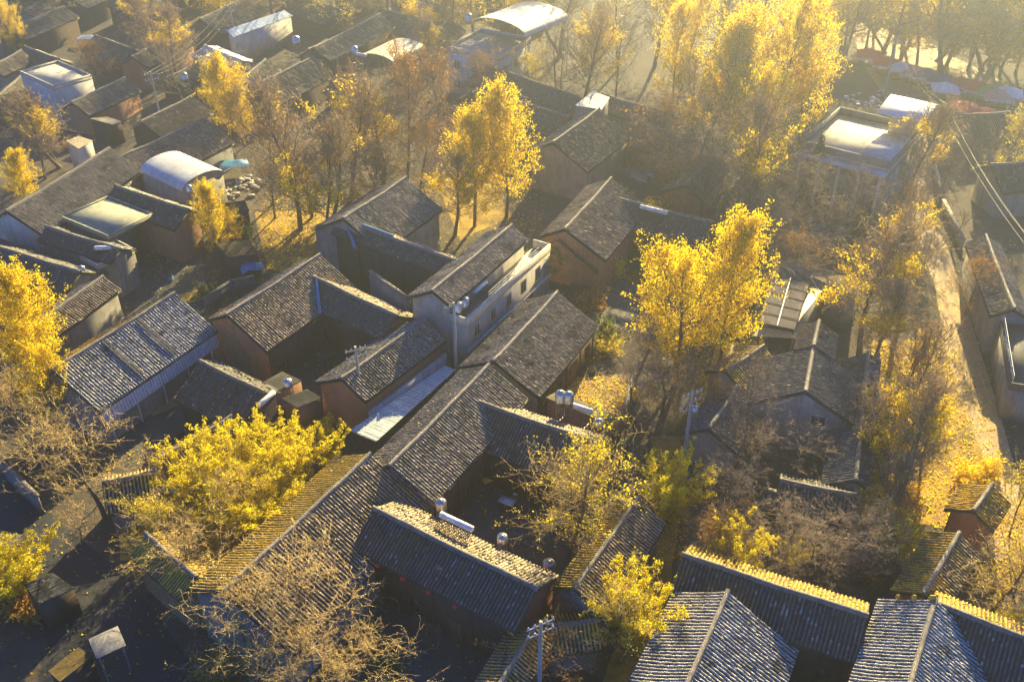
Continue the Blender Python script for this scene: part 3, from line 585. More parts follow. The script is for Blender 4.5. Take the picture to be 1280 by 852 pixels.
barrel('shed under a silver barrel vault of ribbed metal', (175, 214), (228, 239), (263, 209), 5.0, 1.15, 'sheet_silver')
barrel('open cream yellow arched canopy on thin posts', (492, 80), (531, 60), (455, 69), 6.2, .9, 'sheet_yellow', 'arched_canopy', open_=True, cat='canopy')
wb = flat_building('white two-storey building with a balcony under the silver vault', (625, 74), (664, 50), (578, 52), 6.6, 'white', 'concrete', 'white_building', .5, win=2)
barrel('big hazy silver vault on posts over the white building', (657, 46), (712, 24), (602, 25), 9.0, 1.5, 'sheet_silver', 'vault_canopy', open_=True, cat='canopy')
lean('bright blue sheet roof over a pale walled shed at the top', [(291, 47), (366, 20), (355, 13), (282, 38)], [4.6, 4.6, 5.4, 5.4], 'sheet_bright', 40, 'white', 'blue_roof_shed', cat='shed')
def gable_sheet(label, rg, z, er, el, m, wall='concrete'):
    return H(label, rg, z, er, el, m, wall, t=.3, op=False, name='sheet_roof_shed', cat='shed', group='sheet roofed sheds', pitch=.4, ridge_m='sheet_white')
gable_sheet('shed with a low white sheet gable roof', (256, 57, 300, 75), 5.4, 2.8, 2.2, 'sheet_white')
lean('pale blue corrugated strip roof between two tiled houses', [(437, 538), (556, 457), (570, 462), (470, 552)], [3.3, 3.3, 2.9, 2.9], 'sheet_blue', 30)
lean('lean-to roof of leaf-yellow tiles below the two steel tanks', [(682, 497), (697, 489), (776, 521), (764, 531)], [3.4, 2.9, 2.9, 3.4], 'tile_leaf', 14, 'adobe', cat='roof')
lean('glass panel roof of ten purple-grey sheets', [(950, 403), (965, 341), (1012, 354), (993, 412)], [4.4, 4.4, 4.4, 4.4], 'panel', 10, name='panel_roof')
pr = bpy.data.objects['panel_roof']; gp = [at(950, 403, 4.5), at(965, 341, 4.5), at(1012, 354, 4.5), at(993, 412, 4.5)]; b = MB()
for k in range(6): b.tube([gp[0] + (gp[1] - gp[0]) * k / 5, gp[3] + (gp[2] - gp[3]) * k / 5], .05, 4)
b.build('batten', M['wood'], pr); MB().tube([(gp[0] + gp[3]) / 2 + dz * .05, (gp[1] + gp[2]) / 2 + dz * .05], .08, 4).build('middle_bar', M['white_paint'], pr)
lean('sunlit cream ribbed roof beyond the panel roof', [(972, 328), (1020, 336), (1080, 352), (1066, 368)], [4.3, 4.6, 4.6, 4.3], 'sheet_yellow', 40, 'plaster')
lean('narrow gold sunlit roof strip beside the panel roof', [(1014, 360), (1028, 364), (998, 402), (992, 404)], [4.0, 4.0, 4.0, 4.0], 'sheet_yellow', 12, 'plaster')
lean('small striped cream roof before the panel roof', [(950, 408), (996, 416), (994, 423), (940, 420)], [3.8, 3.8, 3.5, 3.5], 'sheet_yellow', 24)
lean('pale grey slab roof perched above the white-streaked roof', [(718, 132), (752, 137), (762, 122), (741, 114)], [6.6, 6.6, 7.0, 7.0], 'sheet_silver', 10, 'plaster')
# compound wall, side walls
def wall(label, pts, z, m='plaster', th=.25, cap='ridge', name='courtyard_wall', cat='wall'):
    P = [at(*p, z) for p in pts]; c = P[0]; r = empty(name, (c[0], c[1], 0), 0, label, cat); b = MB(); k = MB()
    for i, (a, d) in enumerate(zip(P[:-1], P[1:])):
        u = d - a; L = np.linalg.norm(u); u /= L; n = np.array([-u[1], u[0], 0])
        b.box(a, u, n, L - (th / 2 + .003 if i < len(P) - 2 else 0), th / 2, 0, z - .1, -th / 2 if i else 0, -th / 2); k.box(a, u, n, L - (th / 2 + .103 if i < len(P) - 2 else 0), th / 2 + .1, z - .1, z + .06, -th / 2 - .1 if i else 0, -th / 2 - .1)
    b.build('wall_body', M[m], r); k.build('coping', M[cap], r); return r
wall('tall grey screen wall running from the bare gable to the concrete house', [(462, 338), (512, 374)], 5.2, 'plaster')
wall('long white-edged compound wall on the path side', [(1097, 440), (1093, 490), (1076, 600)], 2.8, 'white')
wall('dark front wall of the grey compound', [(960, 612), (1068, 640)], 2.6, 'plaster')
wall('low garden wall with yellow leaves beside the path', [(1120, 480), (1112, 590)], 1.2, 'white')
wall('leafy yard wall beside the lane', [(792, 468), (775, 530)], 1.6, 'adobe')
wall('pale wall along the compound on the lane side', [(916, 430), (880, 545)], 2.4, 'white')
wall('road side wall under the bare golden tree', [(2, 578), (46, 620)], 1.8, 'plaster')
wall('curved low wall by the pruned ginkgo', [(256, 372), (290, 350), (318, 345)], 1.4, 'plaster')
wall('low stone wall along the lit lane', [(1168, 205), (1180, 250), (1205, 300)], 1.2, 'stone', cap='stone')
# white terrace building beside the path
t1 = flat_building('white modern house with bright parapet terrace beside the upper path', (1112, 212), (1000, 184), (1128, 160), 6.4, 'plaster', 'terrace', 'terrace_house', .9, win=2, cat='house')
r = t1['root']; O, u, n, L, W = t1['O'], t1['u'], t1['n'], t1['L'], t1['W']
MB().box(O, u, n, L * .34, W * .62, 6.42, 7.6, .2, .2).build('stair_block', M['white'], r)
MB().box(O, u, n, L * .30, W * .9, 6.42, 9.4, .3, W * .66).build('upper_room', M['white'], r)
for k in range(5): MB().tube([(*(O + u * (.6 + k * (L - 1.2) / 4) - n * 1.1)[:2], zz) for zz in (0, 6.1)], .2, 8).build('column', M['white'], r)
MB().box(O, u, n, L, -.003, 5.8, 6.15, 0, -1.5).build('porch_slab', M['white'], r)
MB().hexa([O + u * q[0] + n * q[1] + dz * (q[2] - O[2]) for q in ((-.8, W * .6, 9.6), (L * .45, W * .6, 9.6), (L * .45, W * 1.0, 10.2), (-.8, W * 1.0, 10.2))][::(1 if np.cross(u, n)[2] > 0 else -1)],
          [O + u * q[0] + n * q[1] + dz * (q[2] + .1 - O[2]) for q in ((-.8, W * .6, 9.6), (L * .45, W * .6, 9.6), (L * .45, W * 1.0, 10.2), (-.8, W * 1.0, 10.2))][::(1 if np.cross(u, n)[2] > 0 else -1)]).build('white_awning', M['white_paint'], r)
t2 = flat_building('unfinished flat roof house with rails cut by the frame edge', (1262, 482), (1248, 392), (1300, 470), 3.6, 'plaster', 'yard', 'flat_house', .3, cat='house')
r = t2['root']; rl = MB()
for k in range(8):
    p = t2['O'] + t2['u'] * (t2['L'] * k / 7) + t2['n'] * .1; rl.tube([p + dz * .3, p + dz * 1.1], .03, 4)
for zz in (.7, 1.1): rl.tube([t2['O'] + t2['n'] * .1 + dz * zz, t2['O'] + t2['n'] * .1 + t2['u'] * t2['L'] + dz * zz], .03, 4)
rl.build('railing', M['white_paint'], r)
# low sheds at the bottom left
def patch_roof(label, c4, z, m, wallm, name='tin_shed', cat='shed', zb=None):
    return lean(label, c4, zb or [z] * 4, m, 14, wallm, name, cat=cat)
patch_roof('small shed roofed in loose pale tiles beside the road', [(50, 755), (29, 730), (65, 715), (94, 735)], 2.8, 'tile_pale', 'wood', zb=[2.6, 3.0, 3.0, 2.6])
patch_roof('brown shed roof in the shade at the road edge', [(-30, 700), (-20, 665), (28, 668), (12, 690)], 2.6, 'sheet_yellow', 'wood', zb=[2.4, 2.8, 2.8, 2.4])
lean('leaf-gold bark roof strip in the dark corner', [(75, 852), (60, 838), (98, 808), (116, 820)], [2.3, 2.5, 2.5, 2.3], 'tile_gold', 12, 'wood', 'bark_shed', cat='shed')
def pyramid(label, px, z, s, hgt, rz=.6):
    p = at(*px, z); r = empty('pavilion', (p[0], p[1], 0), rz, label, 'pavilion'); c, sn = math.cos(rz), math.sin(rz)
    R2 = lambda x, y, zz: (p[0] + x * c - y * sn, p[1] + x * sn + y * c, zz); b = MB()
    cs = [R2(-s, -s, z), R2(s, -s, z), R2(s, s, z), R2(-s, s, z)]; b.add(cs + [R2(0, 0, z + hgt)], t=[[0, 1, 4], [1, 2, 4], [2, 3, 4], [3, 0, 4]]); b.add(cs, [[3, 2, 1, 0]])
    b.build('roof', M['plaster'], r)
    for i in (-1, 1):
        for j in (-1, 1): MB().tube([R2(i * (s - .2), j * (s - .2), 0), R2(i * (s - .2), j * (s - .2), z)], .06, 5).build('post', M['metal'], r)
pyramid('small pale pyramid roof on posts in the dark corner', (134, 802), 2.7, .95, .6)

# ---------------------------------------------------------------- market stalls
STALLS = [((1087, 66), 'red', 'hazy red stall canopy at the tree end of the market row'), ((1108, 76), 'red', 'red stall canopy second from the tree end'),
          ((1128, 83), 'canvas', 'white stall canopy between the red and navy ones'), ((1143, 87), 'pink', 'pinkish stall canopy before the first navy one'),
          ((1157, 90), 'navy', 'navy stall canopy nearer the trees, white trimmed'), ((1175, 96), 'navy', 'navy stall canopy at the gap in the row'),
          ((1203, 102), 'red', 'red stall canopy just past the gap in the row'), ((1222, 106), 'red', 'red stall canopy next to the olive one'), ((1236, 110), 'green', 'olive stall canopy in the market row'),
          ((1249, 117), 'pink', 'faded pink stall canopy next to the white end canopy'), ((1262, 114), 'canvas', 'white stall canopy at the far end of the row'),
          ((1205, 132), 'red', 'red and white stall canopy across the way beside the brown roof'), ((1232, 140), 'red', 'low red stall canopy touching the brown tile roof'), ((1182, 108), 'canvas', 'white car-sized tent in front of the navy canopies')]
for (px, mt, lb) in STALLS:
    p = at(*px, 2.6); rz = -.28 + random.uniform(-.1, .1); c, sn = math.cos(rz), math.sin(rz); r = empty('market_stall', (p[0], p[1], 0), rz, lb, 'market stall', 'canopies of the street market')
    Q = lambda x, y, z: (p[0] + x * c - y * sn, p[1] + x * sn + y * c, z); s = 1.95; b = MB()
    e = [Q(-s, -s, 2.3), Q(s, -s, 2.3), Q(s, s, 2.3), Q(-s, s, 2.3)]; k = [Q(-.2, -.2, 3.2), Q(.2, -.2, 3.2), Q(.2, .2, 3.2), Q(-.2, .2, 3.2)]; lo = [Q(-s, -s, 2.0), Q(s, -s, 2.0), Q(s, s, 2.0), Q(-s, s, 2.0)]
    b.add(e + k, [[0, 1, 5, 4], [1, 2, 6, 5], [2, 3, 7, 6], [3, 0, 4, 7], [4, 5, 6, 7]]); b.build('canopy', M[mt], r)
    MB().add(lo + e, [[0, 1, 5, 4], [1, 2, 6, 5], [2, 3, 7, 6], [3, 0, 4, 7]]).build('valance', M['canvas' if mt != 'canvas' else 'pink'], r)
    for i in (-1, 1):
        for j in (-1, 1): MB().tube([Q(i * 1.5, j * 1.5, 0), Q(i * 1.5, j * 1.5, 2.3)], .04, 4).build('leg', M['metal'], r)
    b = MB(); b.hexa([Q(-1.3, -1.2, .7), Q(1.3, -1.2, .7), Q(1.3, -.4, .7), Q(-1.3, -.4, .7)], [Q(-1.3, -1.2, .8), Q(1.3, -1.2, .8), Q(1.3, -.4, .8), Q(-1.3, -.4, .8)])
    b.build('counter', M['wood'], r)

# ---------------------------------------------------------------- water tanks and solar heaters
def tank(label, p, rad=.45, ht=1.2, stand=.5):
    r = empty('water_tank', p, 0, label, 'water tank', 'steel water tanks on the roofs'); p = np.array(p)
    MB().lathe(p + dz * stand, [(0, 0), (rad, 0), (rad, ht * .3), (rad * 1.03, ht * .32), (rad, ht * .34), (rad, ht * .9), (rad * .75, ht), (.12, ht * 1.06), (.12, ht * 1.1), (0, ht * 1.1)], 14).build('drum', M['steel'], r, smooth=False)
    b = MB()
    for i in range(4):
        a = i * math.pi / 2 + .4; q = p + np.array([math.cos(a), math.sin(a), 0]) * rad * .8; b.tube([q - dz * .3, q + dz * stand], .03, 4)
    b.build('stand', M['metal'], r)
def heater(label, p, rz, ln=2.0, tilt=.55):
    """solar water heater: tubes sloping from a horizontal white tank"""
    p = np.array(p); r = empty('solar_heater', p, rz, label, 'solar heater', 'solar water heaters on the roofs'); u = np.array([math.cos(rz), math.sin(rz), 0]); n = np.array([-u[1], u[0], 0])
    top = p + dz * 1.15; b = MB(); b.tube([top - u * ln / 2, top - u * (ln / 2 - .06), top + u * (ln / 2 - .06), top + u * ln / 2], [.16, .24, .24, .16], 10).build('tank', M['white_paint'], r)
    b = MB(); k = int(ln / .11)
    for i in range(k):
        s = -ln / 2 + .08 + i * (ln - .16) / (k - 1); b.tube([top + u * s - n * .1 - dz * .15, top + u * s - n * 1.15 - dz * .95], .032, 4)
    b.build('tubes', M['tubes'], r); b = MB()
    for s in (-ln / 2 + .2, ln / 2 - .2):
        b.tube([top + u * s - dz * .15, p + u * s - dz * .2], .03, 4); b.tube([top + u * s - n * 1.2 - dz * 1.0, p + u * s - dz * .1], .025, 4); b.tube([top + u * s - n * .1 - dz * .2, top + u * s - n * 1.2 - dz * 1.0], .025, 4)
    b.build('frame', M['metal'], r)
o, u, nr = H11
ang = lambda v: math.atan2(v[1], v[0])
ter = lambda s, v, z=5.6: np.array([*(o + u * s + nr * v)[:2], z])
tank('steel tank on the terrace of the concrete house, closer to the wires', ter(.9, .45)); tank('steel tank on the terrace of the concrete house, behind its twin', ter(2.0, .45), .45, 1.1)
heater('solar heater on the terrace of the concrete house', ter(5.0, .3), ang(u), 2.2)
h14 = HS['h14']; ub = h14['u']; q = ray_roof(h14, 700, 522, -1)
tank('taller of the twin steel tanks above the leafy yard', at(700, 516, 4.2) , .45, 1.3, .9); tank('second of the twin steel tanks above the leafy yard', at(710, 517, 4.2), .42, 1.3, .9)
heater('solar heater beside the twin tanks above the leafy yard', at(722, 522, 3.6), ang(ub), 2.6); tank('dull tank standing at the end of the shaded wing in golden twigs', at(748, 541, 3.6), .4, .9, .5)
h17 = HS['h17']
heater('long solar heater on the sunlit rear slope by the table yard', ray_roof(h17, 571, 665, -1) - dz * .1, ang(h17['u']), 2.8)
tank('steel tank rising beside the ridge over the table yard', at(552, 644, 4.0), .42, 1.1, .4); tank('steel tank at the low end of the long solar heater', at(628, 683, 4.0), .4, .8, .3)
tank('brown tank on the ground by the potted shrub near the utility pole', at(686, 716, .6), .5, 1.1, .1)
heater('solar panel lying near the ridge of the white-valley wing', ray_roof(HS['h31'], 816, 274, 1), ang(HS['h31']['u']), 3.2)
tank('steel tank on a post beside the white solar heater panel', at(362, 492, 3.6), .4, .7, .8)
heater('white solar heater by the golden ginkgo clump', at(335, 512, 3.2), 1.1, 2.2); 
tank('steel tank at the corner of the mossy slab shed', at(105, 346, 4.1), .35, .8, .4); heater('solar heater on the small terrace below the mossy slab', at(132, 322, 4.1), ang(HS['h4']['u']) - 1.2, 1.8)
tank('tank on the gable of the grey house before the cream canopy', at(444, 70, 6.2), .5, 1.0, .4); heater('solar heater before the cream canopy', at(452, 78, 5.6), -.5, 2.0)
tank('white tank on a hazy low roof above the sparse ginkgo', at(441, 106, 5.2), .5, 1.2, .3); heater('solar heater on the hazy low roof above the sparse ginkgo', at(452, 110, 5.0), -.5, 2.0)
tank('pale tank on the pale roof joint before the long hazy roof', at(371, 58, 6.0), .6, 1.2, .3); tank('white tank at the balcony corner of the white building', at(586, 31, 6.8), .6, 1.4, .3)
tank('tank beside the blue-doored yard at the silver barrel roof', at(238, 243, 5.2), .35, .9, .2); tank('tank below the pale roof by the round yellow ginkgo', at(232, 104, 4.4), .5, 1.2, .3)

# ---------------------------------------------------------------- poles and wires
def pole(label, top, base, hgt, arms=2, gear=False):
    P = at(*top, hgt); B = at(*base, 0); B = np.array([P[0], P[1], 0]); r = empty('utility_pole', B, .3, label, 'utility pole', 'concrete utility poles')
    MB().tube([B, B + dz * hgt], [.19, .11], 8).build('post', M['pole'], r); c, s = math.cos(.5), math.sin(.5)
    for k in range(arms):
        z = hgt - .35 - k * .75; b = MB(); b.tube([B + np.array([-c * .95, -s * .95, z]), B + np.array([c * .95, s * .95, z])], .06, 4); b.build('cross_arm', M['metal'], r)
        for q in (-.85, -.4, .4, .85): MB().lathe(B + np.array([c * q, s * q, z + .05]), [(.03, 0), (.07, .05), (.04, .12), (.07, .17), (0, .24)], 6).build('insulator', M['white_paint'], r)
    if gear: MB().lathe(B + np.array([.35, .1, hgt - 2.6]), [(0, 0), (.28, .02), (.3, .9), (.1, 1.0), (0, 1.05)], 10).build('transformer', M['metal'], r)
    return P
PT = {}
PT['a'] = pole('hazy utility pole at the top edge beside the white sheet gable', (287, 6), (293, 55), 9)
PT['b'] = pole('utility pole leaning out of the alley between the upper tiled houses', (188, 90), (204, 166), 9)
PT['c'] = pole('utility pole in front of the orange brick gable', (444, 433), (452, 522), 8.5)
PT['d'] = pole('utility pole beside the end of the concrete house', (567, 378), (563, 445), 9.5, 1)
PT['e'] = pole('utility pole with many arms and gear beside the compound wall', (866, 488), (858, 560), 9, 3, True)
PT['f'] = pole('utility pole with white arms near the bottom, before the lane', (676, 776), (672, 815), 8.5)
PT['g'] = pole('slim hazy pole between the village and the long hazy roof', (524, 2), (523, 60), 9, 1)
PT['h'] = pole('pole beside the dark thatch at the frame edge of the path', (1180, 128), (1180, 190), 9, 2)
PT['i'] = pole('utility pole at the lower end of the long wires beside the path', (1330, 350), (1330, 420), 9, 2)
PT['j'] = pole('pole in the far trees at the upper end of the long wires', (1122, 45), (1122, 90), 9, 2)
def wire(label, a, b, sag, off=0, zoff=0, rad=.022):
    s = np.linspace(0, 1, 24)[:, None]; a = np.array(a) + np.array([math.cos(.5) * off, math.sin(.5) * off, zoff]); b = np.array(b) + np.array([math.cos(.5) * off, math.sin(.5) * off, zoff])
    p = a + (b - a) * s; p[:, 2] -= (4 * sag * s * (1 - s))[:, 0]; tag(MB().tube(p, rad, 4).build('power_line', M['wire']), label, 'power line', 'power lines between the poles')
lab = lambda k, s: {0: f'thin cable of the upper strand {s}', 1: f'thin cable of the middle strand {s}', 2: f'thin cable of the lower strand {s}'}[k]
for a, b, s in (('a', 'b', 'strung over the upper village between two poles'), ('c', 'd', 'strung past the concrete house to the gable pole'), ('j', 'h', 'over the market'), ('h', 'i', 'beside the pale path to the frame edge')):
    for k in range(3 if a in 'ajh' else 2):
        wire(lab(k, s), PT[a] - dz * .1, PT[b] - dz * .1, 1.0 + .25 * k, (-.85, .4, .85)[k], -.1 - .3 * (k == 2), .02 if a in 'jh' else .018)

# ---------------------------------------------------------------- yard things
def table(label, px, m, s=(1.3, .8), rz=.5):
    p = at(*px, 0); r = empty('table', p, rz, label, 'table'); c, sn = math.cos(rz), math.sin(rz); Q = lambda x, y, z: (p[0] + x * c - y * sn, p[1] + x * sn + y * c, z); a, b = s[0] / 2, s[1] / 2
    MB().hexa([Q(-a, -b, .7), Q(a, -b, .7), Q(a, b, .7), Q(-a, b, .7)], [Q(-a, -b, .76), Q(a, -b, .76), Q(a, b, .76), Q(-a, b, .76)]).build('table_top', M[m], r)
    for i in (-1, 1):
        for j in (-1, 1): MB().tube([Q(i * (a - .08), j * (b - .08), 0), Q(i * (a - .08), j * (b - .08), .7)], .035, 4).build('leg', M['wood'], r)
def stool(label, px, m):
    p = at(*px, 0); r = empty('stool', p, 0, label, 'stool', 'stools in the yard'); MB().lathe(p, [(0, .4), (.17, .4), (.19, .45), (0, .46)], 10).build('seat', M[m], r)
    for i in range(4):
        a = i * math.pi / 2; q = p + np.array([math.cos(a), math.sin(a), 0]) * .17; MB().tube([q, q * .97 + p * .03 + dz * .4], .02, 4).build('leg', M[m], r)
table('yellow-clothed table in the shaded yard', (613, 604), 'yellow', (1.6, 1.0)); table('white table in the shaded yard, nearer the golden tree', (634, 634), 'white_paint', (1.3, .8), -.5)
for px, m, l in (((596, 608), 'white_paint', 'white stool next to the yellow-clothed table'), ((603, 616), 'navy', 'dark stool below the yellow-clothed table'), ((626, 608), 'pink', 'pink stool on the far side of the yellow-clothed table'), ((644, 622), 'white_paint', 'white stool beside the white table'), ((646, 640), 'navy', 'dark stool by the white table')): stool(l, px, m)
def lantern(label, p):
    MB(); r = empty('lantern', p, 0, label, 'lantern', 'red lanterns under the eaves'); MB().lathe(np.array(p), [(.06, 0), (.2, .08), (.26, .22), (.2, .36), (.06, .44)], 12).build('shade', M['red'], r); MB().tube([np.array(p) + dz * .44, np.array(p) + dz * .8], .012, 4).build('cord', M['wire'], r)
h = HS['h17']
for k, l in enumerate(('first red lantern under the dark blue eave, by the valley', 'second red lantern under the dark blue eave', 'third red lantern under the dark blue eave', 'fourth red lantern under the dark blue eave, toward the pole')):
    p = h['P0'] + h['u'] * (2.2 + 2.2 * k) + h['nr'] * (h['wr'] - .3); lantern(l, (p[0], p[1], h['z'] - h['t'] * h['wr'] - 1.0))
def pot(label, px, m, s=.5):
    p = at(*px, 0); r = empty('potted_plant', p, 0, label, 'potted plant'); MB().lathe(p, [(0, .02), (.22 * s * 2, .0), (.3 * s * 2, .5 * s), (.26 * s * 2, .5 * s), (0, .45 * s)], 10).build('pot', M['adobe'], r)
    d = RNG.normal(0, 1, (260, 3)); d /= np.linalg.norm(d, axis=1)[:, None]; c = p + dz * (.5 * s + s) + d * RNG.random((260, 1)) ** .5 * s
    leaves(c, .16).build('leaves', M[m], r)
def leaves(c, s, jit=.35, up=0.0):
    """one small diamond leaf at each point, as an MB"""
    n = len(c); a = RNG.normal(0, 1, (n, 3)); a /= np.linalg.norm(a, axis=1)[:, None]; b = RNG.normal(0, 1, (n, 3)); b -= a * np.sum(a * b, 1)[:, None]; b /= np.linalg.norm(b, axis=1)[:, None]
    k = s * (1 + RNG.normal(0, jit, (n, 1)).clip(-.6, 1.2)); V = np.stack([c - a * k * .5, c + b * k * .42 + a * k * .1, c + a * k * .5, c - b * k * .42 + a * k * .1], 1)
    return MB().add(V.reshape(-1, 3), np.arange(n * 4).reshape(n, 4), rnd=np.clip(RNG.normal(.5, .25, n), 0, 1))
pot('round green potted shrub by the brown tank', (669, 748), 'leaf_green', .75); pot('potted plant by the terrace below the mossy slab', (152, 346), 'lime', .5); pot('green potted plant in the yard by the white valley edge', (793, 326), 'leaf_green', .6)
def heap(label, px, n, ln, m, rz, name='plank_pile'):
    p = at(*px, 0); b = MB()
    for i in range(n):
        a = rz + RNG.normal(0, .09); u_ = np.array([math.cos(a), math.sin(a), 0]); v_ = np.array([-u_[1], u_[0], 0]); q = p + v_ * RNG.normal(0, .5); z = .02 + .11 * (i * 7 // n)
        b.box(q, u_, v_, ln * RNG.uniform(.35, .55), .09, z, z + .08, -ln * RNG.uniform(.35, .55), -.09)
    tag(b.build(name, M[m]), label, 'plank pile')
heap('pile of pale planks in the yard beyond the white-valley wing', (795, 222), 24, 4, 'sheet_white', 2.2); heap('brown plank pile by the dark porch', (215, 560), 18, 3, 'wood', .9); heap('grey plank pile in the upper yard by the wires', (205, 108), 20, 4, 'plaster', -.3)
heap('weathered plank pile behind the weathered hut', (880, 225), 26, 5, 'pole', .9); heap('plank pile in the courtyard before the screen wall', (495, 338), 14, 3, 'yellow', .8)
def mat_crop(label, px, sx, sy, rz, m):
    p = at(*px, 0); c, sn = math.cos(rz), math.sin(rz); g = np.linspace(-1, 1, 11); X, Y = np.meshgrid(g, g, indexing='ij'); Z_ = .03 + .05 * RNG.random((11, 11)) * (1 - np.maximum(abs(X), abs(Y)) ** 4)
    V = np.stack([p[0] + X * sx * c - Y * sy * sn, p[1] + X * sx * sn + Y * sy * c, Z_], -1); b = MB(); b.grid(V); b.grid((V * [1, 1, 0] + [0, 0, .012])[::-1]); tag(b.build('drying_mat', M[m]), label, 'drying mat')
mat_crop('mat of drying yellow corn in the dark yard below the pruned ginkgo', (236, 372), 1.6, 1.1, .5, 'yellow'); mat_crop('mat of drying crops in the yard by the white valley edge', (800, 345), 1.6, 1.2, .3, 'leaf_rust'); mat_crop('pale mat spread in the dark porch yard', (205, 505), 1.5, 1.0, .7, 'path')
def woodpile(label, px, n, ln, rz):
    p = at(*px, 0); u_ = np.array([math.cos(rz), math.sin(rz), 0]); v_ = np.array([-u_[1], u_[0], 0]); b = MB()
    for i in range(n):
        r_ = RNG.uniform(.05, .09); k = i % 14; z = .08 + .15 * (i // 14); q = p + u_ * (k * .17 + RNG.normal(0, .02)) + dz * z; b.tube([q - v_ * ln * .5, q + v_ * (ln * .5 + RNG.normal(0, .06))], r_, 6)
    tag(b.build('woodpile', M['bark']), label, 'firewood')
woodpile('stacked firewood along the timber front in the dark gable-house yard', (412, 432), 84, .7, -.5); woodpile('stacked firewood by the adobe wall under the palm', (715, 362), 70, .7, -.5); woodpile('stacked firewood in the dark yard under the lantern eave', (520, 775), 84, .7, -.5)
woodpile('stacked firewood beside the curved low wall', (300, 366), 60, .6, .6)
def crates(label, px, m, k=0):
    p = at(*px, 0); b = MB(); a = RNG.random() * 3; u_ = (math.cos(a), math.sin(a)); v_ = (-math.sin(a), math.cos(a))
    for i, (z0, z1) in enumerate(((.0, .12), (.16, .28), (.32, .44))):
        for (a0, a1, c0, c1) in ((0, .7, 0, .03), (0, .7, .47, .5), (0, .03, .03, .47), (.67, .7, .03, .47)): b.box(p, u_, v_, a1, c1, z0, z1, a0, c0)
    b.box(p, u_, v_, .66, .46, .0, .03, .04, .04); tag(b.build('crate', M[m]), label, 'crate')
crates('slatted crate near the yellow-clothed table', (585, 622), 'wood'); crates('blue slatted crate in the yard by the pruned ginkgo', (216, 352), 'blue'); crates('slatted crate in the leafy yard', (735, 468), 'wood')
# far hazy logs and rubble
def rubble(label, px, n, spread, m='stone'):
    p = at(*px, 0); b = MB()
    for i in range(n):
        q = p + np.array([RNG.normal(0, spread), RNG.normal(0, spread * .6), 0]); s = RNG.uniform(.15, .5); a = RNG.random() * 3
        b.box(q, (math.cos(a), math.sin(a)), (-math.sin(a), math.cos(a)), s, s * .7, -.05, s * .6, -s, -s * .7)
    tag(b.build('rubble', M[m]), label, 'rubble', kind='stuff')
rubble('heap of grey rubble below the terrace house', (1020, 298), 140, 2.6); rubble('scattered pale stones in the hazy clearing by the market', (1105, 128), 60, 3, 'white'); rubble('rubble and roof waste near the barrel roof', (300, 232), 70, 2.5)
def tarp(label, px, z, s, m, rz=.4):
    p = at(*px, z); g = np.linspace(-1, 1, 9); X, Y = np.meshgrid(g, g, indexing='ij'); c, sn = math.cos(rz), math.sin(rz); Zz = z + .12 * np.sin(X * 4) * np.cos(Y * 3) - .25 * (X ** 2 + Y ** 2)
    V = np.stack([p[0] + s * (X * c - Y * sn * .7), p[1] + s * (X * sn + Y * c * .7), Zz], -1); b = MB(); b.grid(V); b.grid((V - dz * .04)[::-1]); tag(b.build('tarp', M[m]), label, 'tarp')
tarp('bright blue tarp hanging at the gate roof beside the bare tree', (206, 606), 1.6, 1.0, 'sheet_bright'); tarp('teal sheet over a stall beside the striped roof', (292, 202), 1.8, 1.8, 'blue'); tarp('blue cover at the end of the small gold roof', (314, 330), 2.0, 1.2, 'blue')
tarp('blue sheet heap under the wires at the top', (108, 45), 1.5, 1.6, 'sheet_bright')
lean('leaf-gold little tiled roof behind the pruned ginkgo', [(286, 322), (270, 304), (312, 300), (324, 318)], [2.8, 3.4, 3.4, 2.8], 'tile_gold', 12, 'wood', 'tiled_shed', cat='shed')
lean('shed roof with orange edge next to the silver barrel roof', [(272, 268), (262, 256), (306, 250), (312, 264)], [3.0, 3.6, 3.6, 3.0], 'tile_leaf', 12, 'wood', 'tiled_shed', cat='shed')
lean('small tin roof on the brick lean-to beside the steel tank on a post', [(372, 510), (352, 498), (384, 486), (404, 498)], [2.6, 3.0, 3.0, 2.6], 'tile_shaded', 12, 'brick', 'brick_shed', cat='shed')
lean('small hipped brick shed beside the porch courtyard', [(338, 492), (328, 478), (352, 464), (378, 476)], [2.9, 3.2, 3.2, 2.9], 'tile_shaded', 12, 'brick', 'brick_shed', cat='shed')
lean('narrow tin roof under the hazy wires beside tanks', [(140, 156), (112, 148), (134, 146), (152, 152)], [3.0, 3.2, 3.2, 3.0], 'sheet_yellow', 12, 'wood', 'tin_shed', cat='shed')
lean('small lit tin shed at the end of the striped white-gabled roof', [(98, 186), (82, 176), (98, 170), (116, 176)], [3.6, 3.8, 3.8, 3.6], 'sheet_yellow', 12, 'white', 'tin_shed', cat='shed')

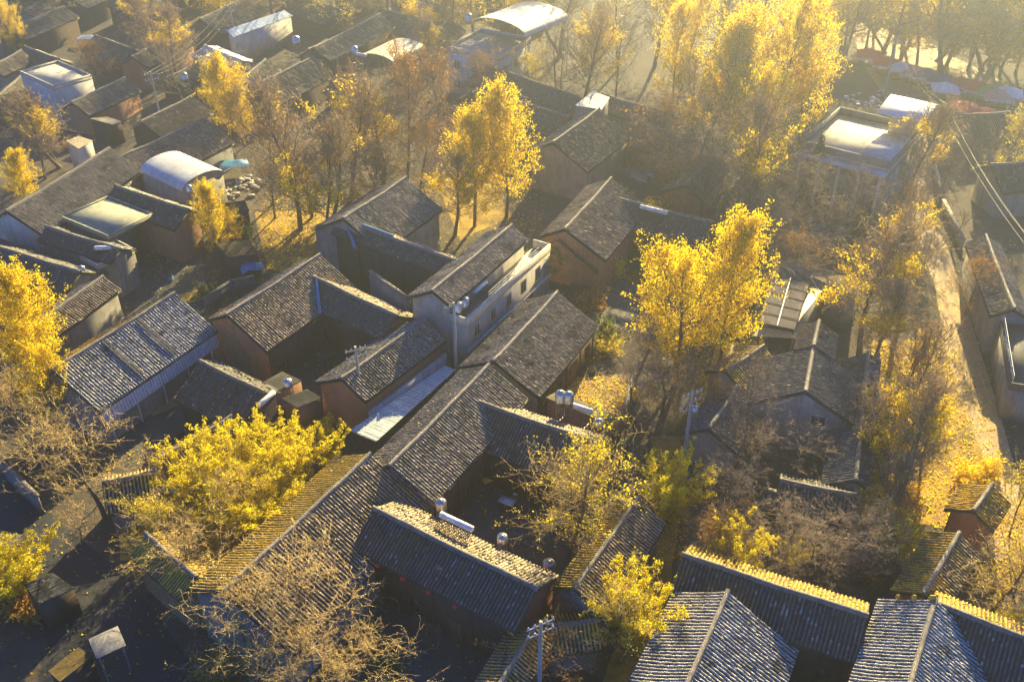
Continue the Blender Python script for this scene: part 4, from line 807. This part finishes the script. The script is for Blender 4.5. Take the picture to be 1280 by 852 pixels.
# ---------------------------------------------------------------- trees
def branch(p0, d, ln, n, bend, up=0.0):
    """a wandering line of n+1 points"""
    P = [np.array(p0, float)]; d = np.array(d, float); st = ln / n
    for i in range(n):
        d = d + RNG.normal(0, bend, 3) + np.array([0, 0, up]); d /= np.linalg.norm(d); P.append(P[-1] + d * st)
    return np.array(P), d
def make_tree(kind, H0=10.0, W=6.0, leafy=1.0, twigs=5, nl=34, lsize=.19, leaf_per=9, spur=True, leaf_clumps=None, fat=1.0, spread=.55, low=.22, elev=(.55, 1.15), fork=1):
    """returns MBs: wood (trunk, limbs), fine (twigs), leaf points"""
    wood, fine = MB(), MB(); pts = []; r0 = .017 * H0
    stems = []
    for f in range(fork):
        d0 = np.array([RNG.normal(0, .06 + .12 * (fork > 1)), RNG.normal(0, .06 + .12 * (fork > 1)), 1]); T, _ = branch((RNG.normal(0, .15) * (fork > 1), RNG.normal(0, .15) * (fork > 1), -.1), d0, H0 * (1 - .08 * f), 12, .05, .04)
        stems.append(T); wood.tube(T, np.linspace(r0 * (1.25 if f == 0 else 1), .02, 13), 7)
    cl = RNG.normal(0, 1, (5, 3)) * np.array([W * .3, W * .3, H0 * .2]) + np.array([0, 0, H0 * .68])
    for i in range(nl):
        T = stems[i % fork]; zf = low + (1 - low) * ((i + RNG.random()) / nl) ** .9; zf = min(zf, .97); k = zf * 12; j = int(k); p = T[j] + (T[min(j + 1, 12)] - T[j]) * (k - j)
        q = (zf - low) / (1 - low); prof = math.sin(math.pi * min(1, (q * .82 + .16))) ** .75
        ln = W * .5 * (prof * RNG.uniform(.65, 1.15) + .1); az = i * 2.4 + RNG.normal(0, .35); el = elev[0] + (elev[1] - elev[0]) * q + RNG.normal(0, .12)
        d = (math.cos(az) * math.cos(el), math.sin(az) * math.cos(el), math.sin(el)); B, _ = branch(p, d, ln * 1.25, 6, .12, .05); rb = max(.022, r0 * .36 * (1 - zf * .6) * (ln / W + .4))
        wood.tube(B, np.linspace(rb, .014, 7), 5); lf = RNG.random() < leafy
        for s in range(5 + int(ln * 1.6)):
            k = RNG.uniform(.8, 5.9); j = int(k); p2 = B[j] + (B[min(j + 1, 6)] - B[j]) * (k - j); dd = B[min(j + 1, 6)] - B[j]; dd /= np.linalg.norm(dd)
            d2 = dd * .55 + RNG.normal(0, spread, 3) + np.array([0, 0, .12]); d2 /= np.linalg.norm(d2); l2 = ln * RNG.uniform(.22, .48) + .25
            C, _ = branch(p2, d2, l2, 3, .2, .05); fine.tube(C, np.linspace(.018, .008, 4) * fat, 3)
            near = np.min(np.linalg.norm((C[-1] - cl) / np.array([1, 1, 1.2]), axis=1)) if leaf_clumps else 0
            use = lf if not leaf_clumps else near < leaf_clumps
            if use:
                for _ in range(leaf_per): pts.append(C[RNG.integers(0, 4)] + RNG.normal(0, .17, 3))
            for t in range(twigs):
                a = C[RNG.integers(1, 4)]; d3 = d2 * .6 + RNG.normal(0, .6, 3); d3 /= np.linalg.norm(d3); l3 = RNG.uniform(.2, .7); D, _ = branch(a, d3, l3, 2, .25)
                fine.tube(D, np.linspace(.013, .008, 3) * fat, 3)
                if use:
                    for _ in range(leaf_per // 2): pts.append(D[RNG.integers(0, 3)] + RNG.normal(0, .12, 3))
                if spur:
                    for _ in range(2):
                        a2 = D[RNG.integers(0, 3)]; d4 = RNG.normal(0, 1, 3); d4 /= np.linalg.norm(d4); fine.tube([a2, a2 + d4 * RNG.uniform(.06, .17)], [.012, .007], 3)
    return wood, fine, (leaves(np.array(pts), lsize) if pts else None)
def make_feather(H0=8.0, W=6.0, n=28, leaf=.115):
    wood, fine = MB(), MB(); pts = []
    for i in range(n):
        az = i * 2.4; o = RNG.random() ** .6; d = (math.cos(az) * .35 * o, math.sin(az) * .35 * o, 1); B, _ = branch((math.cos(az) * .35 * o, math.sin(az) * .35 * o, -.1), d, H0 * RNG.uniform(.7, 1.02) * (1 - .18 * o), 8, .07, -.012)
        B[:, :2] += np.outer(np.linspace(0, 1, 9) ** 2, np.array([math.cos(az), math.sin(az)]) * W * .26 * o); wood.tube(B, np.linspace(.045, .01, 9), 4)
        for s in range(34):
            k = RNG.uniform(1.2, 7.9); j = int(k); p = B[j] + (B[j + 1] - B[j]) * (k - j); d2 = RNG.normal(0, 1, 3); d2[2] = abs(d2[2]) * .5 + .1; d2 /= np.linalg.norm(d2); l2 = RNG.uniform(.4, 1.0) * (1 - .45 * k / 8) * W / 6
            C, _ = branch(p, d2, l2, 3, .15, -.10); fine.tube(C, [.012, .01, .008, .006], 3)
            for _ in range(24): q_ = RNG.uniform(.6, 2.99); j_ = int(q_); pts.append(C[j_] + (C[j_ + 1] - C[j_]) * (q_ - j_) + RNG.normal(0, .09, 3))
    return wood, fine, leaves(np.array(pts), leaf)
def make_conifer(H0=10.0, W=4.0):
    wood, fine = MB(), MB(); pts = []; T, _ = branch((0, 0, -.1), (0, 0, 1), H0, 8, .02); wood.tube(T, np.linspace(.16, .02, 9), 6)
    for i in range(90):
        zf = .06 + .92 * i / 90; p = np.array([0, 0, zf * H0]); az = i * 2.4; ln = W * .5 * (1 - zf) ** .8 * RNG.uniform(.7, 1.1) + .15; B, _ = branch(p, (math.cos(az), math.sin(az), -.1), ln, 4, .08, .03); fine.tube(B, np.linspace(.03, .01, 5), 3)
        for _ in range(int(60 * ln / W) + 12): k = RNG.random(); pts.append(p + (B[-1] - p) * k + RNG.normal(0, .14, 3))
    return wood, fine, leaves(np.array(pts), .2)
def make_bush(H0=2.0, W=2.6, n=900, leaf=.15, stems=16):
    wood, fine = MB(), MB(); pts = []
    for i in range(stems):
        az = i * 2.4; el = RNG.uniform(.5, 1.4); B, _ = branch((0, 0, -.05), (math.cos(az) * math.cos(el), math.sin(az) * math.cos(el), math.sin(el)), H0 * RNG.uniform(.6, 1.05), 4, .15, .03); (wood if i < 6 else fine).tube(B, np.linspace(.03, .008, 5), 3)
        for _ in range(n // stems): k = RNG.uniform(.8, 3.99); j = int(k); pts.append(B[j] + (B[j + 1] - B[j]) * (k - j) + RNG.normal(0, .16 * W / 2.6, 3))
        for _ in range(12): a = B[RNG.integers(1, 5)]; d = RNG.normal(0, 1, 3); d /= np.linalg.norm(d); fine.tube([a, a + d * RNG.uniform(.2, .5)], [.012, .007], 3)
    return wood, fine, leaves(np.array(pts), leaf)
def make_palm(H0=4.0):
    wood, fine = MB(), MB(); T, _ = branch((0, 0, -.1), (0, 0, 1), H0, 6, .02); wood.tube(T, np.linspace(.16, .12, 7), 7); lf = MB()
    for i in range(26):
        az = i * 2.4; el = RNG.uniform(-.2, 1.1); B, _ = branch(T[-1], (math.cos(az) * math.cos(el), math.sin(az) * math.cos(el), math.sin(el)), 1.1, 3, .03, -.16); lf.tube(B, .015, 3)
        for k in range(9):
            a = B[-1]; d = B[-1] - B[-2]; d /= np.linalg.norm(d); sd_ = np.cross(d, (0, 0, 1)); d2 = d * math.cos((k - 4) * .32) + sd_ * math.sin((k - 4) * .32); e = a + d2 * .7 - dz * .15; w_ = np.cross(d2, (0, 0, 1)) * .05
            lf.add([a, (a + e) / 2 + w_, e, (a + e) / 2 - w_], [[0, 1, 2, 3]])
    return wood, None, lf
PROTO = {}
def proto(key, kind, mb3, h0, w0, wm, fm, lm):
    PROTO[key] = (kind, mb3, h0, w0, wm, fm, lm, {})
for k in range(3): proto(f'full{k}', 'ginkgo_tree', make_tree('full', 10, 6, .93, 3, 62, .12, 19, False, spread=.36, elev=(.25, 1.2), fork=1 + (k == 1)), 10, 6, 'bark', 'bark', 'gold')
for k in range(4): proto(f'tuft{k}', 'ginkgo_tree', make_tree('tuft', 10, 6, 0, 6, 44, .125, 20, True, fat=1.4, leaf_clumps=1.3, spread=.42, elev=(.5, 1.2), fork=1 + (k % 2)), 10, 6, 'bark', 'twig_brown', 'gold')
for k in range(3): proto(f'bare{k}', 'bare_tree', make_tree('bare', 8, 7, 0, 5, 28, .19, 0, True, fat=.75, elev=(.15, 1.1), low=.16, fork=1 + (k == 2)), 8, 7, 'bark', 'twig', None)
for k in range(2): proto(f'few{k}', 'bare_tree', make_tree('few', 8, 7, .3, 4, 32, .11, 8, True, fat=.8, elev=(.15, 1.1), low=.16), 8, 7, 'bark', 'twig', 'lime')
for k in range(2): proto(f'feather{k}', 'feathery_tree', make_feather(), 8, 6, 'bark', 'twig', 'lime')
proto('conifer', 'conifer_tree', make_conifer(), 10, 4, 'bark', 'bark', 'needle')
for k in range(2): proto(f'bush{k}', 'shrub', make_bush(), 2, 2.6, 'bark', 'twig', 'lime')
proto('palm', 'palm_tree', make_palm(), 4, 2.5, 'bark', None, 'leaf_green')
def place(key, top, h, wd, label, cat='tree', group=None, fm=None, lm=None, name=None, cat_=None):
    kind, (wood, fine, lf), h0, w0, wm, fm0, lm0, cache = PROTO[key]; fm = fm or fm0; lm = lm or lm0; p = at(*top, h); r = empty(name or kind, (p[0], p[1], 0), RNG.random() * 6.28, label, cat, group)
    for nm, mb, mm in (('trunk', wood, wm), ('twigs', fine, fm), ('crown', lf, lm)):
        if mb is None or not mb.n or mm is None: continue
        if lf is None or lm is None: nm = 'crown' if nm == 'twigs' else nm
        ck = (nm, mm)
        if ck not in cache:
            o = mb.build(nm, M[mm], None, (0, 0, 0)); cache[ck] = o
        else: o = cache[ck].copy(); col.objects.link(o)
        o.parent = r; o.location = (0, 0, 0)
    if key.startswith('full'): wd *= .8
    r.scale = (wd / w0, wd / w0, h / h0); return r
G1, G2, G3, G4, G5 = 'golden ginkgo trees', 'half-bare ginkgo trees with yellow tufts', 'bare golden-twigged trees', 'bare grey-brown trees', 'feathery yellow-green trees'
TREES = [
 ('full0', (925, 290), 15, 7.5, 'taller of the two full golden ginkgos beside the panel roof', G1), ('full1', (868, 318), 13.5, 8.5, 'broad full golden ginkgo just left of its taller twin', G1),
 ('full2', (632, 122), 15, 8, 'tall golden ginkgo behind the concrete house, its top crossing the hazy roof', G1), ('full0', (590, 152), 13, 8, 'rounder golden ginkgo behind the bare grey gable house', G1), ('tuft0', (565, 205), 9, 7, 'thin low ginkgo with few leaves at the foot of the golden pair', G2),
 ('full1', (985, 2), 20, 12, 'biggest golden ginkgo in the glare by the white terrace house', G1), ('full2', (1025, 30), 17, 9, 'golden ginkgo leaning over the terrace from the biggest one', G1), ('full0', (925, 45), 17, 10, 'bright golden ginkgo on the village side of the biggest one', G1),
 ('full1', (858, -6), 17, 8, 'slim golden ginkgo in the glare, cut by the top edge', G1), ('tuft1', (885, 70), 15, 8, 'thin hazy ginkgo below the slim golden one', G2), ('full1', (965, 90), 15, 9, 'golden ginkgo in the shade of the biggest crown', G1),
 ('full2', (275, 80), 11, 8, 'round yellow ginkgo beside the white sheet gable', G1), ('full0', (296, 112), 8, 5, 'small yellow ginkgo clump under the round one', G1),
 ('tuft2', (170, -8), 12, 9, 'sparse yellow ginkgo at the top edge beside the blue sheet heap', G2), ('tuft0', (205, 14), 11, 7, 'thin ginkgo with yellow tufts before the hazy roof at the top', G2), ('full1', (2, 8), 9, 4, 'yellow crown cut by the top corner', G1),
 ('full0', (17, 196), 7, 4.2, 'compact yellow ginkgo at the frame edge by the striped roof', G1), ('full2', (0, 352), 12, 7.5, 'large yellow ginkgo at the frame edge beside the long striped roof', G1), ('full1', (22, 430), 9, 6, 'lower yellow crown at the frame edge under the large one', G1),
 ('full0', (256, 238), 9, 4.2, 'pruned ginkgo with thick visible trunk in the dark yard', G1), ('full1', (285, 262), 5, 4, 'yellow crown spilling over the little roof behind the pruned ginkgo', G1),
 ('tuft2', (352, 112), 17, 9, 'tall half-bare ginkgo with a yellow crest, over the adobe gable house', G2), ('tuft3', (390, 155), 14, 8, 'half-bare ginkgo between the crested ones, trunk splitting low', G2), ('tuft1', (425, 92), 16, 8, 'half-bare ginkgo with a bright crest before the cream canopy', G2),
 ('few0', (500, 85), 15, 9, 'bare hazy tree with brown twigs before the cream canopy', G4), ('few1', (555, 85), 13, 10, 'bare brown tree behind the golden pair, with orange wisps', G4), ('tuft0', (470, 130), 12, 9, 'half-bare ginkgo low in the brown thicket above the bare gable', G2), ('tuft0', (380, 195), 8, 7, 'small half-bare ginkgo in the brown thicket, before the crested ones', G2), ('tuft3', (455, 180), 9, 8, 'half-bare ginkgo just above the bare grey gable', G2), ('few1', (520, 165), 9, 8, 'brown twiggy tree behind the tall gable house ridge', G4), ('few0', (335, 215), 6, 6, 'low brown twiggy tree beside the rubble by the barrel roof', G4),
 ('few0', (325, 160), 10, 8, 'bare brown tree beside the round yellow ginkgo', G4),
 ('tuft3', (50, 118), 10, 8, 'half-bare ginkgo over the shed by the flat concrete building', G2), ('bare1', (35, 150), 8, 8, 'bare grey tree under the tufted ginkgo at the frame edge', G4),
 ('tuft1', (1160, 252), 13, 6.5, 'half-bare ginkgo with a yellow crest over the upper pale path', G2), ('tuft2', (1110, 300), 13, 9, 'half-bare ginkgo with a yellow shoulder beside the cream ribbed roof', G2), ('tuft0', (1115, 360), 9, 6, 'bare brown tree with few tufts, inside the path bend', G2),
 ('tuft3', (1140, 405), 12, 6, 'half-bare ginkgo whose bare limbs cross the pale path', G2), ('tuft1', (1135, 485), 10, 5.5, 'bare tree with forked limbs over the yellow garden', G4), ('tuft2', (1175, 530), 7, 4, 'bare tree standing nearest the pale path over yellow leaves', G4), ('tuft3', (1118, 565), 7, 4, 'slim bare tree along the white-edged compound wall', G4),
 ('bare0', (100, 550), 8, 9.5, 'spreading bare tree with golden spiky twigs over the road', G3), ('bare2', (30, 480), 9, 8, 'bare golden tree under the large yellow ginkgo', G3), ('bare1', (232, 665), 6, 8, 'bare golden tree over the leaf-covered roof by the road', G3), ('few0', (190, 640), 5, 6, 'bare twiggy tree around the small gate roof', G3),
 ('bare1', (385, 705), 8, 10, 'dense spreading bare golden tree in front of the broad tiled house', G3), ('bare0', (300, 770), 7, 8, 'bare golden tree at the frame bottom beside the dense one', G3), ('bare2', (445, 785), 5, 7, 'low bare tree with spiky arms reaching over the dark yard', G3), ('bare0', (350, 815), 5, 7, 'lowest bare golden tree, cut by the frame bottom', G3),
 ('few1', (722, 560), 10, 9, 'dense golden tree beside the table yard', G3), ('bare0', (715, 620), 6, 7, 'golden bare tree over the tiled house by the lane', G3),
 ('bare1', (955, 540), 4, 5.5, 'grey bare tree before the windowed gable of the compound', G4), ('bare0', (1010, 555), 4.5, 6.5, 'grey bare tree inside the front yard of the compound', G4), ('bare2', (925, 575), 6, 7, 'grey bare tree next to the yellow-green clump by the lane', G4), ('bare1', (985, 640), 5, 7, 'grey bare tree over the blue shadowed roof', G4), ('bare0', (1060, 655), 5, 7.5, 'grey bare tree at the compound corner beside the path', G4), ('few0', (890, 650), 5, 6.5, 'tangled bare tree over the lane below the yellow-green clump', G4), ('bare2', (1015, 685), 4.5, 7, 'low tangle of grey branches above the leaf-lined dark roof', G4),
 ('bare1', (1100, 640), 5, 6, 'bare tree at the lower end of the compound wall', G4), ('bare0', (940, 690), 4, 6, 'low brown tangle directly above the pale striped roof', G4),
 ('bare2', (800, 410), 6, 6, 'brown bare tree at the foot of the full golden ginkgos', G4), ('few1', (835, 455), 5, 7, 'brown bare tree beyond the leafy yard', G4), ('bare1', (800, 470), 6, 7, 'low brown tree along the leafy yard wall', G4), ('few0', (895, 480), 5, 4, 'thin bare tree by the pole with many arms', G4),
 ('feather0', (285, 508), 9, 6, 'dense yellow-green feathery tree behind the broad tiled house', G5), ('feather1', (350, 515), 8, 6, 'yellow-green feathery tree touching the pale blue strip roof', G5), ('feather0', (240, 530), 8, 6, 'yellow-green feathery tree on the shed roof side', G5), ('feather1', (320, 580), 7, 8, 'feathery tree drooping over the golden slope', G5), ('feather1', (400, 520), 5.5, 4, 'small feathery tree beside the brick lean-to', G5), ('few1', (262, 610), 6, 7, 'yellow-green tangle below the feathery trees', G5),
 ('feather0', (850, 548), 8.5, 5, 'yellow-green bamboo-like clump standing beside the lane', G5), ('feather1', (800, 705), 8, 5, 'yellow-green bamboo-like clump beside the pale striped roof', G5), ('few1', (770, 735), 6, 6, 'thin yellow twiggy tree beside the bamboo-like clump', G5), ('feather0', (925, 636), 7.5, 4, 'yellow-green clump over the leaf-lined dark roof', G5), ('feather1', (1000, 672), 3.5, 2.4, 'small yellow-green clump in the grey tangle', G5), ('feather0', (1135, 638), 5, 4, 'yellow-green clump above the small golden house', G5), ('feather1', (-4, 668), 6, 6, 'yellow-green tree at the frame edge over the brown shed', G5),
 ('tuft3', (1172, 470), 12, 5, 'slender half-bare ginkgo standing right at the garden edge of the pale path', G2), ('bare0', (945, 478), 10, 5.5, 'tall wispy bare tree between the many-armed pole and the windowed gable', G4),
 ('few0', (1292, 690), 5, 4, 'bare golden tree at the lower end of the path', G3), ('bare1', (1268, 690), 7, 8, 'bare golden tree cut by the frame edge near the path end', G3), ('few1', (1290, 600), 6, 4, 'golden twiggy tree on the outer side of the path', G3),
 ('bare0', (690, 810), 4, 6, 'rusty orange bare shrub under the white-armed pole', G3),
 ('conifer', (1028, 166), 9, 3.6, 'dark conifer at the porch of the white terrace house', 'dark conifers'), ('conifer', (1090, 248), 7, 2.4, 'small dark conifer by the heap of grey rubble', 'dark conifers'), ('conifer', (1072, 275), 5, 2.6, 'low shaggy conifer beside the rubble, brown tipped', 'dark conifers'), ('palm', (684, 326), 4.5, 2.8, 'green palm by the orange gable', None),
 ('tuft0', (968, 140), 16, 8, 'bare hazy tree with a tall grey trunk in the thicket', G2), ('bare2', (935, 200), 10, 11, 'hazy bare tree over the grey thicket', G4), ('bare0', (1000, 220), 9, 10, 'hazy bare tree before the porch of the terrace house', G4), ('bare1', (890, 165), 11, 11, 'hazy brown tree in the glare below the golden crowns', G4), ('few1', (850, 130), 11, 11, 'hazy brown tree behind the dark pale-ridged roof', G4), ('bare0', (950, 270), 7, 9, 'low brown tree under the tall grey trunk', G4), ('bare1', (1050, 255), 5, 6, 'bare tree beside the dark conifer', G4), ('bare2', (1100, 215), 9, 7, 'bare tree along the lit wall of the terrace house', G4), ('few0', (1000, 300), 6, 8, 'low brown tree near the rubble', G4),
 ('tuft2', (1160, 135), 12, 7, 'orange tufted tree beside the brown tile roof', G2), ('bare0', (1185, 205), 6, 5, 'bare tree between the path and the grey walled house', G4), ('few1', (1270, 150), 9, 6, 'orange lit tree at the frame edge by the brown tile roof', G3), ('bare1', (1200, 270), 4, 4, 'bare tree on the inner bend of the pale path', G4), ('few0', (1225, 330), 6, 5, 'twiggy shrub tree along the striped roof by the path', G4),
 ('few1', (660, 72), 7, 7, 'golden brown hazy tree before the white vault', G3), ('tuft1', (735, 10), 15, 9, 'tall hazy tree with grey trunk beside the silver vault', G2), ('bare0', (775, 40), 11, 8, 'tall hazy bare tree in the haze beyond the vault', G4), ('bare2', (700, 40), 12, 8, 'dim bare tree at the corner of the silver vault', G4), ('tuft3', (540, 22), 9, 6, 'small hazy ginkgo beside the slim pole', G2), ('few1', (600, 70), 8, 7, 'hazy brown shrub tree under the white building', G4),
 ('bare1', (215, 60), 9, 8, 'bare brown tree on the sunlit roof side', G4), ('few0', (110, 60), 7, 8, 'dark green-brown shrub tree by the brick gable', G4),
]
for key, top, h, wd, lb, g in TREES:
    kw = {}
    if g == G4: kw['fm'] = 'twig_grey'
    if g == G4 and key.startswith('few'): kw['lm'] = 'leaf_rust'
    if 'rusty' in lb: kw['fm'] = 'twig_rust'
    if g == G5 and key.startswith('few'): kw['lm'] = 'lime'
    place(key, top, h, wd, lb, 'tree', g, **kw)
FOREST = [(1065, -5, 9), (1095, 0, 9), (1120, -18, 11), (1140, 12, 8), (1165, 2, 10), (1185, 16, 8), (1205, -4, 11), (1228, 18, 9), (1250, 2, 11), (1270, 24, 9), (1295, 5, 11), (1150, -25, 12), (1200, -30, 13), (1240, -30, 13), (1275, -25, 13), (1110, -40, 12), (1075, -35, 13), (1220, -70, 20), (1150, -75, 20), (1085, -80, 20), (1280, -80, 20), (1030, -60, 18), (960, -70, 19), (900, -60, 18), (830, -60, 18), (780, -40, 16), (700, -45, 15), (655, -50, 14), (590, -50, 14), (480, -55, 14), (330, -60, 13), (180, -60, 13), (60, -60, 13), (270, -35, 10), (415, -30, 10), (545, -25, 10)]
for i, (x, y, hh) in enumerate(FOREST):
    key = ('tuft0', 'few0', 'tuft1', 'full2', 'few1', 'tuft3')[i % 6]; place(key, (x, y), hh, 10 + i % 3, 'tall hazy brown and yellow tree of the wood beyond the market', 'tree', 'hazy wood beyond the market', fm='twig_brown')
BUSH = [('bush0', (742, 358), 2.4, 4.2, 'orange-brown shrub on the yard wall under the palm', 'leaf_rust', 'twig'), ('bush1', (759, 390), 3, 3.4, 'green shrub at the head of the leafy yard', 'leaf_green', 'twig'), ('bush0', (773, 316), 3, 2.6, 'yellow-green shrub at the corner below the white valley edge', 'lime', 'twig'), ('bush1', (820, 242), 2.5, 3.2, 'yellow shrub behind the ridge with the solar panel', 'gold', 'twig'),
        ('bush0', (775, 229), 2.4, 3, 'olive shrub behind the stepped house ridge', 'lime', 'twig'), ('bush1', (762, 420), 2, 4, 'yellow-leaved hedge shrub in the leafy yard', 'lime', 'twig'), ('bush0', (790, 480), 2, 3, 'leafy green shrub by the leafy yard wall', 'lime', 'twig'), ('bush1', (885, 480), 3, 3, 'yellow-green shrub by the wall near the many-armed pole', 'lime', 'twig'),
        ('bush0', (303, 275), 2.4, 3, 'green shrub behind the little leaf-gold roof', 'leaf_green', 'twig'), ('bush1', (255, 350), 2, 3, 'dark shrub at the foot of the pruned ginkgo', 'leaf_green', 'twig'), ('bush0', (1245, 570), 2, 3, 'golden shrub on the outer edge of the path', 'gold', 'twig'), ('bush1', (1215, 575), 2, 3.4, 'golden shrub on the garden edge of the path', 'gold', 'twig'),
        ('bush0', (1140, 590), 2, 4, 'golden shrub in the middle of the yellow garden', 'gold', 'twig'), ('bush1', (660, 72), 3, 5, 'golden hazy shrub beside the white building', 'leaf_rust', 'twig'), ('bush0', (1098, 700), 2, 3, 'bare-twigged shrub above the whitest roof', 'leaf_rust', 'twig_grey'), ('bush1', (1265, 760), 2, 3, 'yellow shrub in the corner behind the blue shaded roof', 'lime', 'twig'),
        ('bush0', (20, 742), 2, 4, 'brown shrub at the frame edge below the brown shed', 'leaf_rust', 'twig'), ('bush1', (855, 760), 2, 2.2, 'small yellow shrub at the eave of the dark leaf-lined house', 'gold', 'twig'), ('bush0', (480, 812), 2, 3, 'dark shrub in the shaded corner under the spiky tree', 'leaf_green', 'twig'), ('bush1', (265, 820), 2.4, 4, 'shaded rusty shrub in the dark corner', 'leaf_rust', 'twig')]
for key, top, h, wd, lb, lm, fm in BUSH: place(key, top, h, wd, lb, 'shrub', None, lm=lm, fm=fm)

# fallen leaves on the ground: one mass nobody could count
b = []
for (x0, y0, x1, y1, n) in ((700, 470, 790, 530, 1500), (900, 420, 960, 520, 900), (1090, 430, 1130, 640, 2200), (1110, 450, 1240, 640, 1800), (800, 560, 860, 700, 1500), (330, 230, 430, 340, 2600), (160, 560, 330, 720, 3000), (870, 400, 960, 480, 1200), (1180, 640, 1280, 740, 1400), (540, 230, 680, 330, 1400), (20, 500, 150, 600, 800), (0, 560, 260, 850, 500), (380, 380, 560, 470, 500), (560, 580, 700, 680, 250), (180, 300, 330, 400, 900), (420, 700, 640, 850, 250), (700, 300, 860, 420, 900), (1130, 300, 1270, 690, 2600)):
    for _ in range(n): b.append(at(random.uniform(x0, x1), random.uniform(y0, y1), .03))
b = np.array(b); b[:, 2] += RNG.random(len(b)) * .06
tag(leaves(b, .15).build('fallen_leaves', M['gold']), 'thin layer of yellow ginkgo leaves on the ground of yards and gardens', 'fallen leaves', kind='stuff')

# ---------------------------------------------------------------- haze
hb = MB(); hb.box((0, -40), (1, 0), (0, 1), 560, 760, -1, CAM_H + 1.5, -560, 0)
m = bpy.data.materials.new('haze'); m.use_nodes = True; n = m.node_tree; n.nodes.remove(n.nodes['Principled BSDF'])
pv = n.nodes.new('ShaderNodeVolumePrincipled'); pv.inputs['Color'].default_value = (.80, .89, 1.0, 1); pv.inputs['Density'].default_value = HAZE_DENSITY; pv.inputs['Anisotropy'].default_value = HAZE_G
n.links.new(pv.outputs[0], n.nodes['Material Output'].inputs['Volume'])
tag(hb.build('haze', m, None, (0, 0, 0)), 'thin warm morning haze over the village', 'haze', kind='stuff')
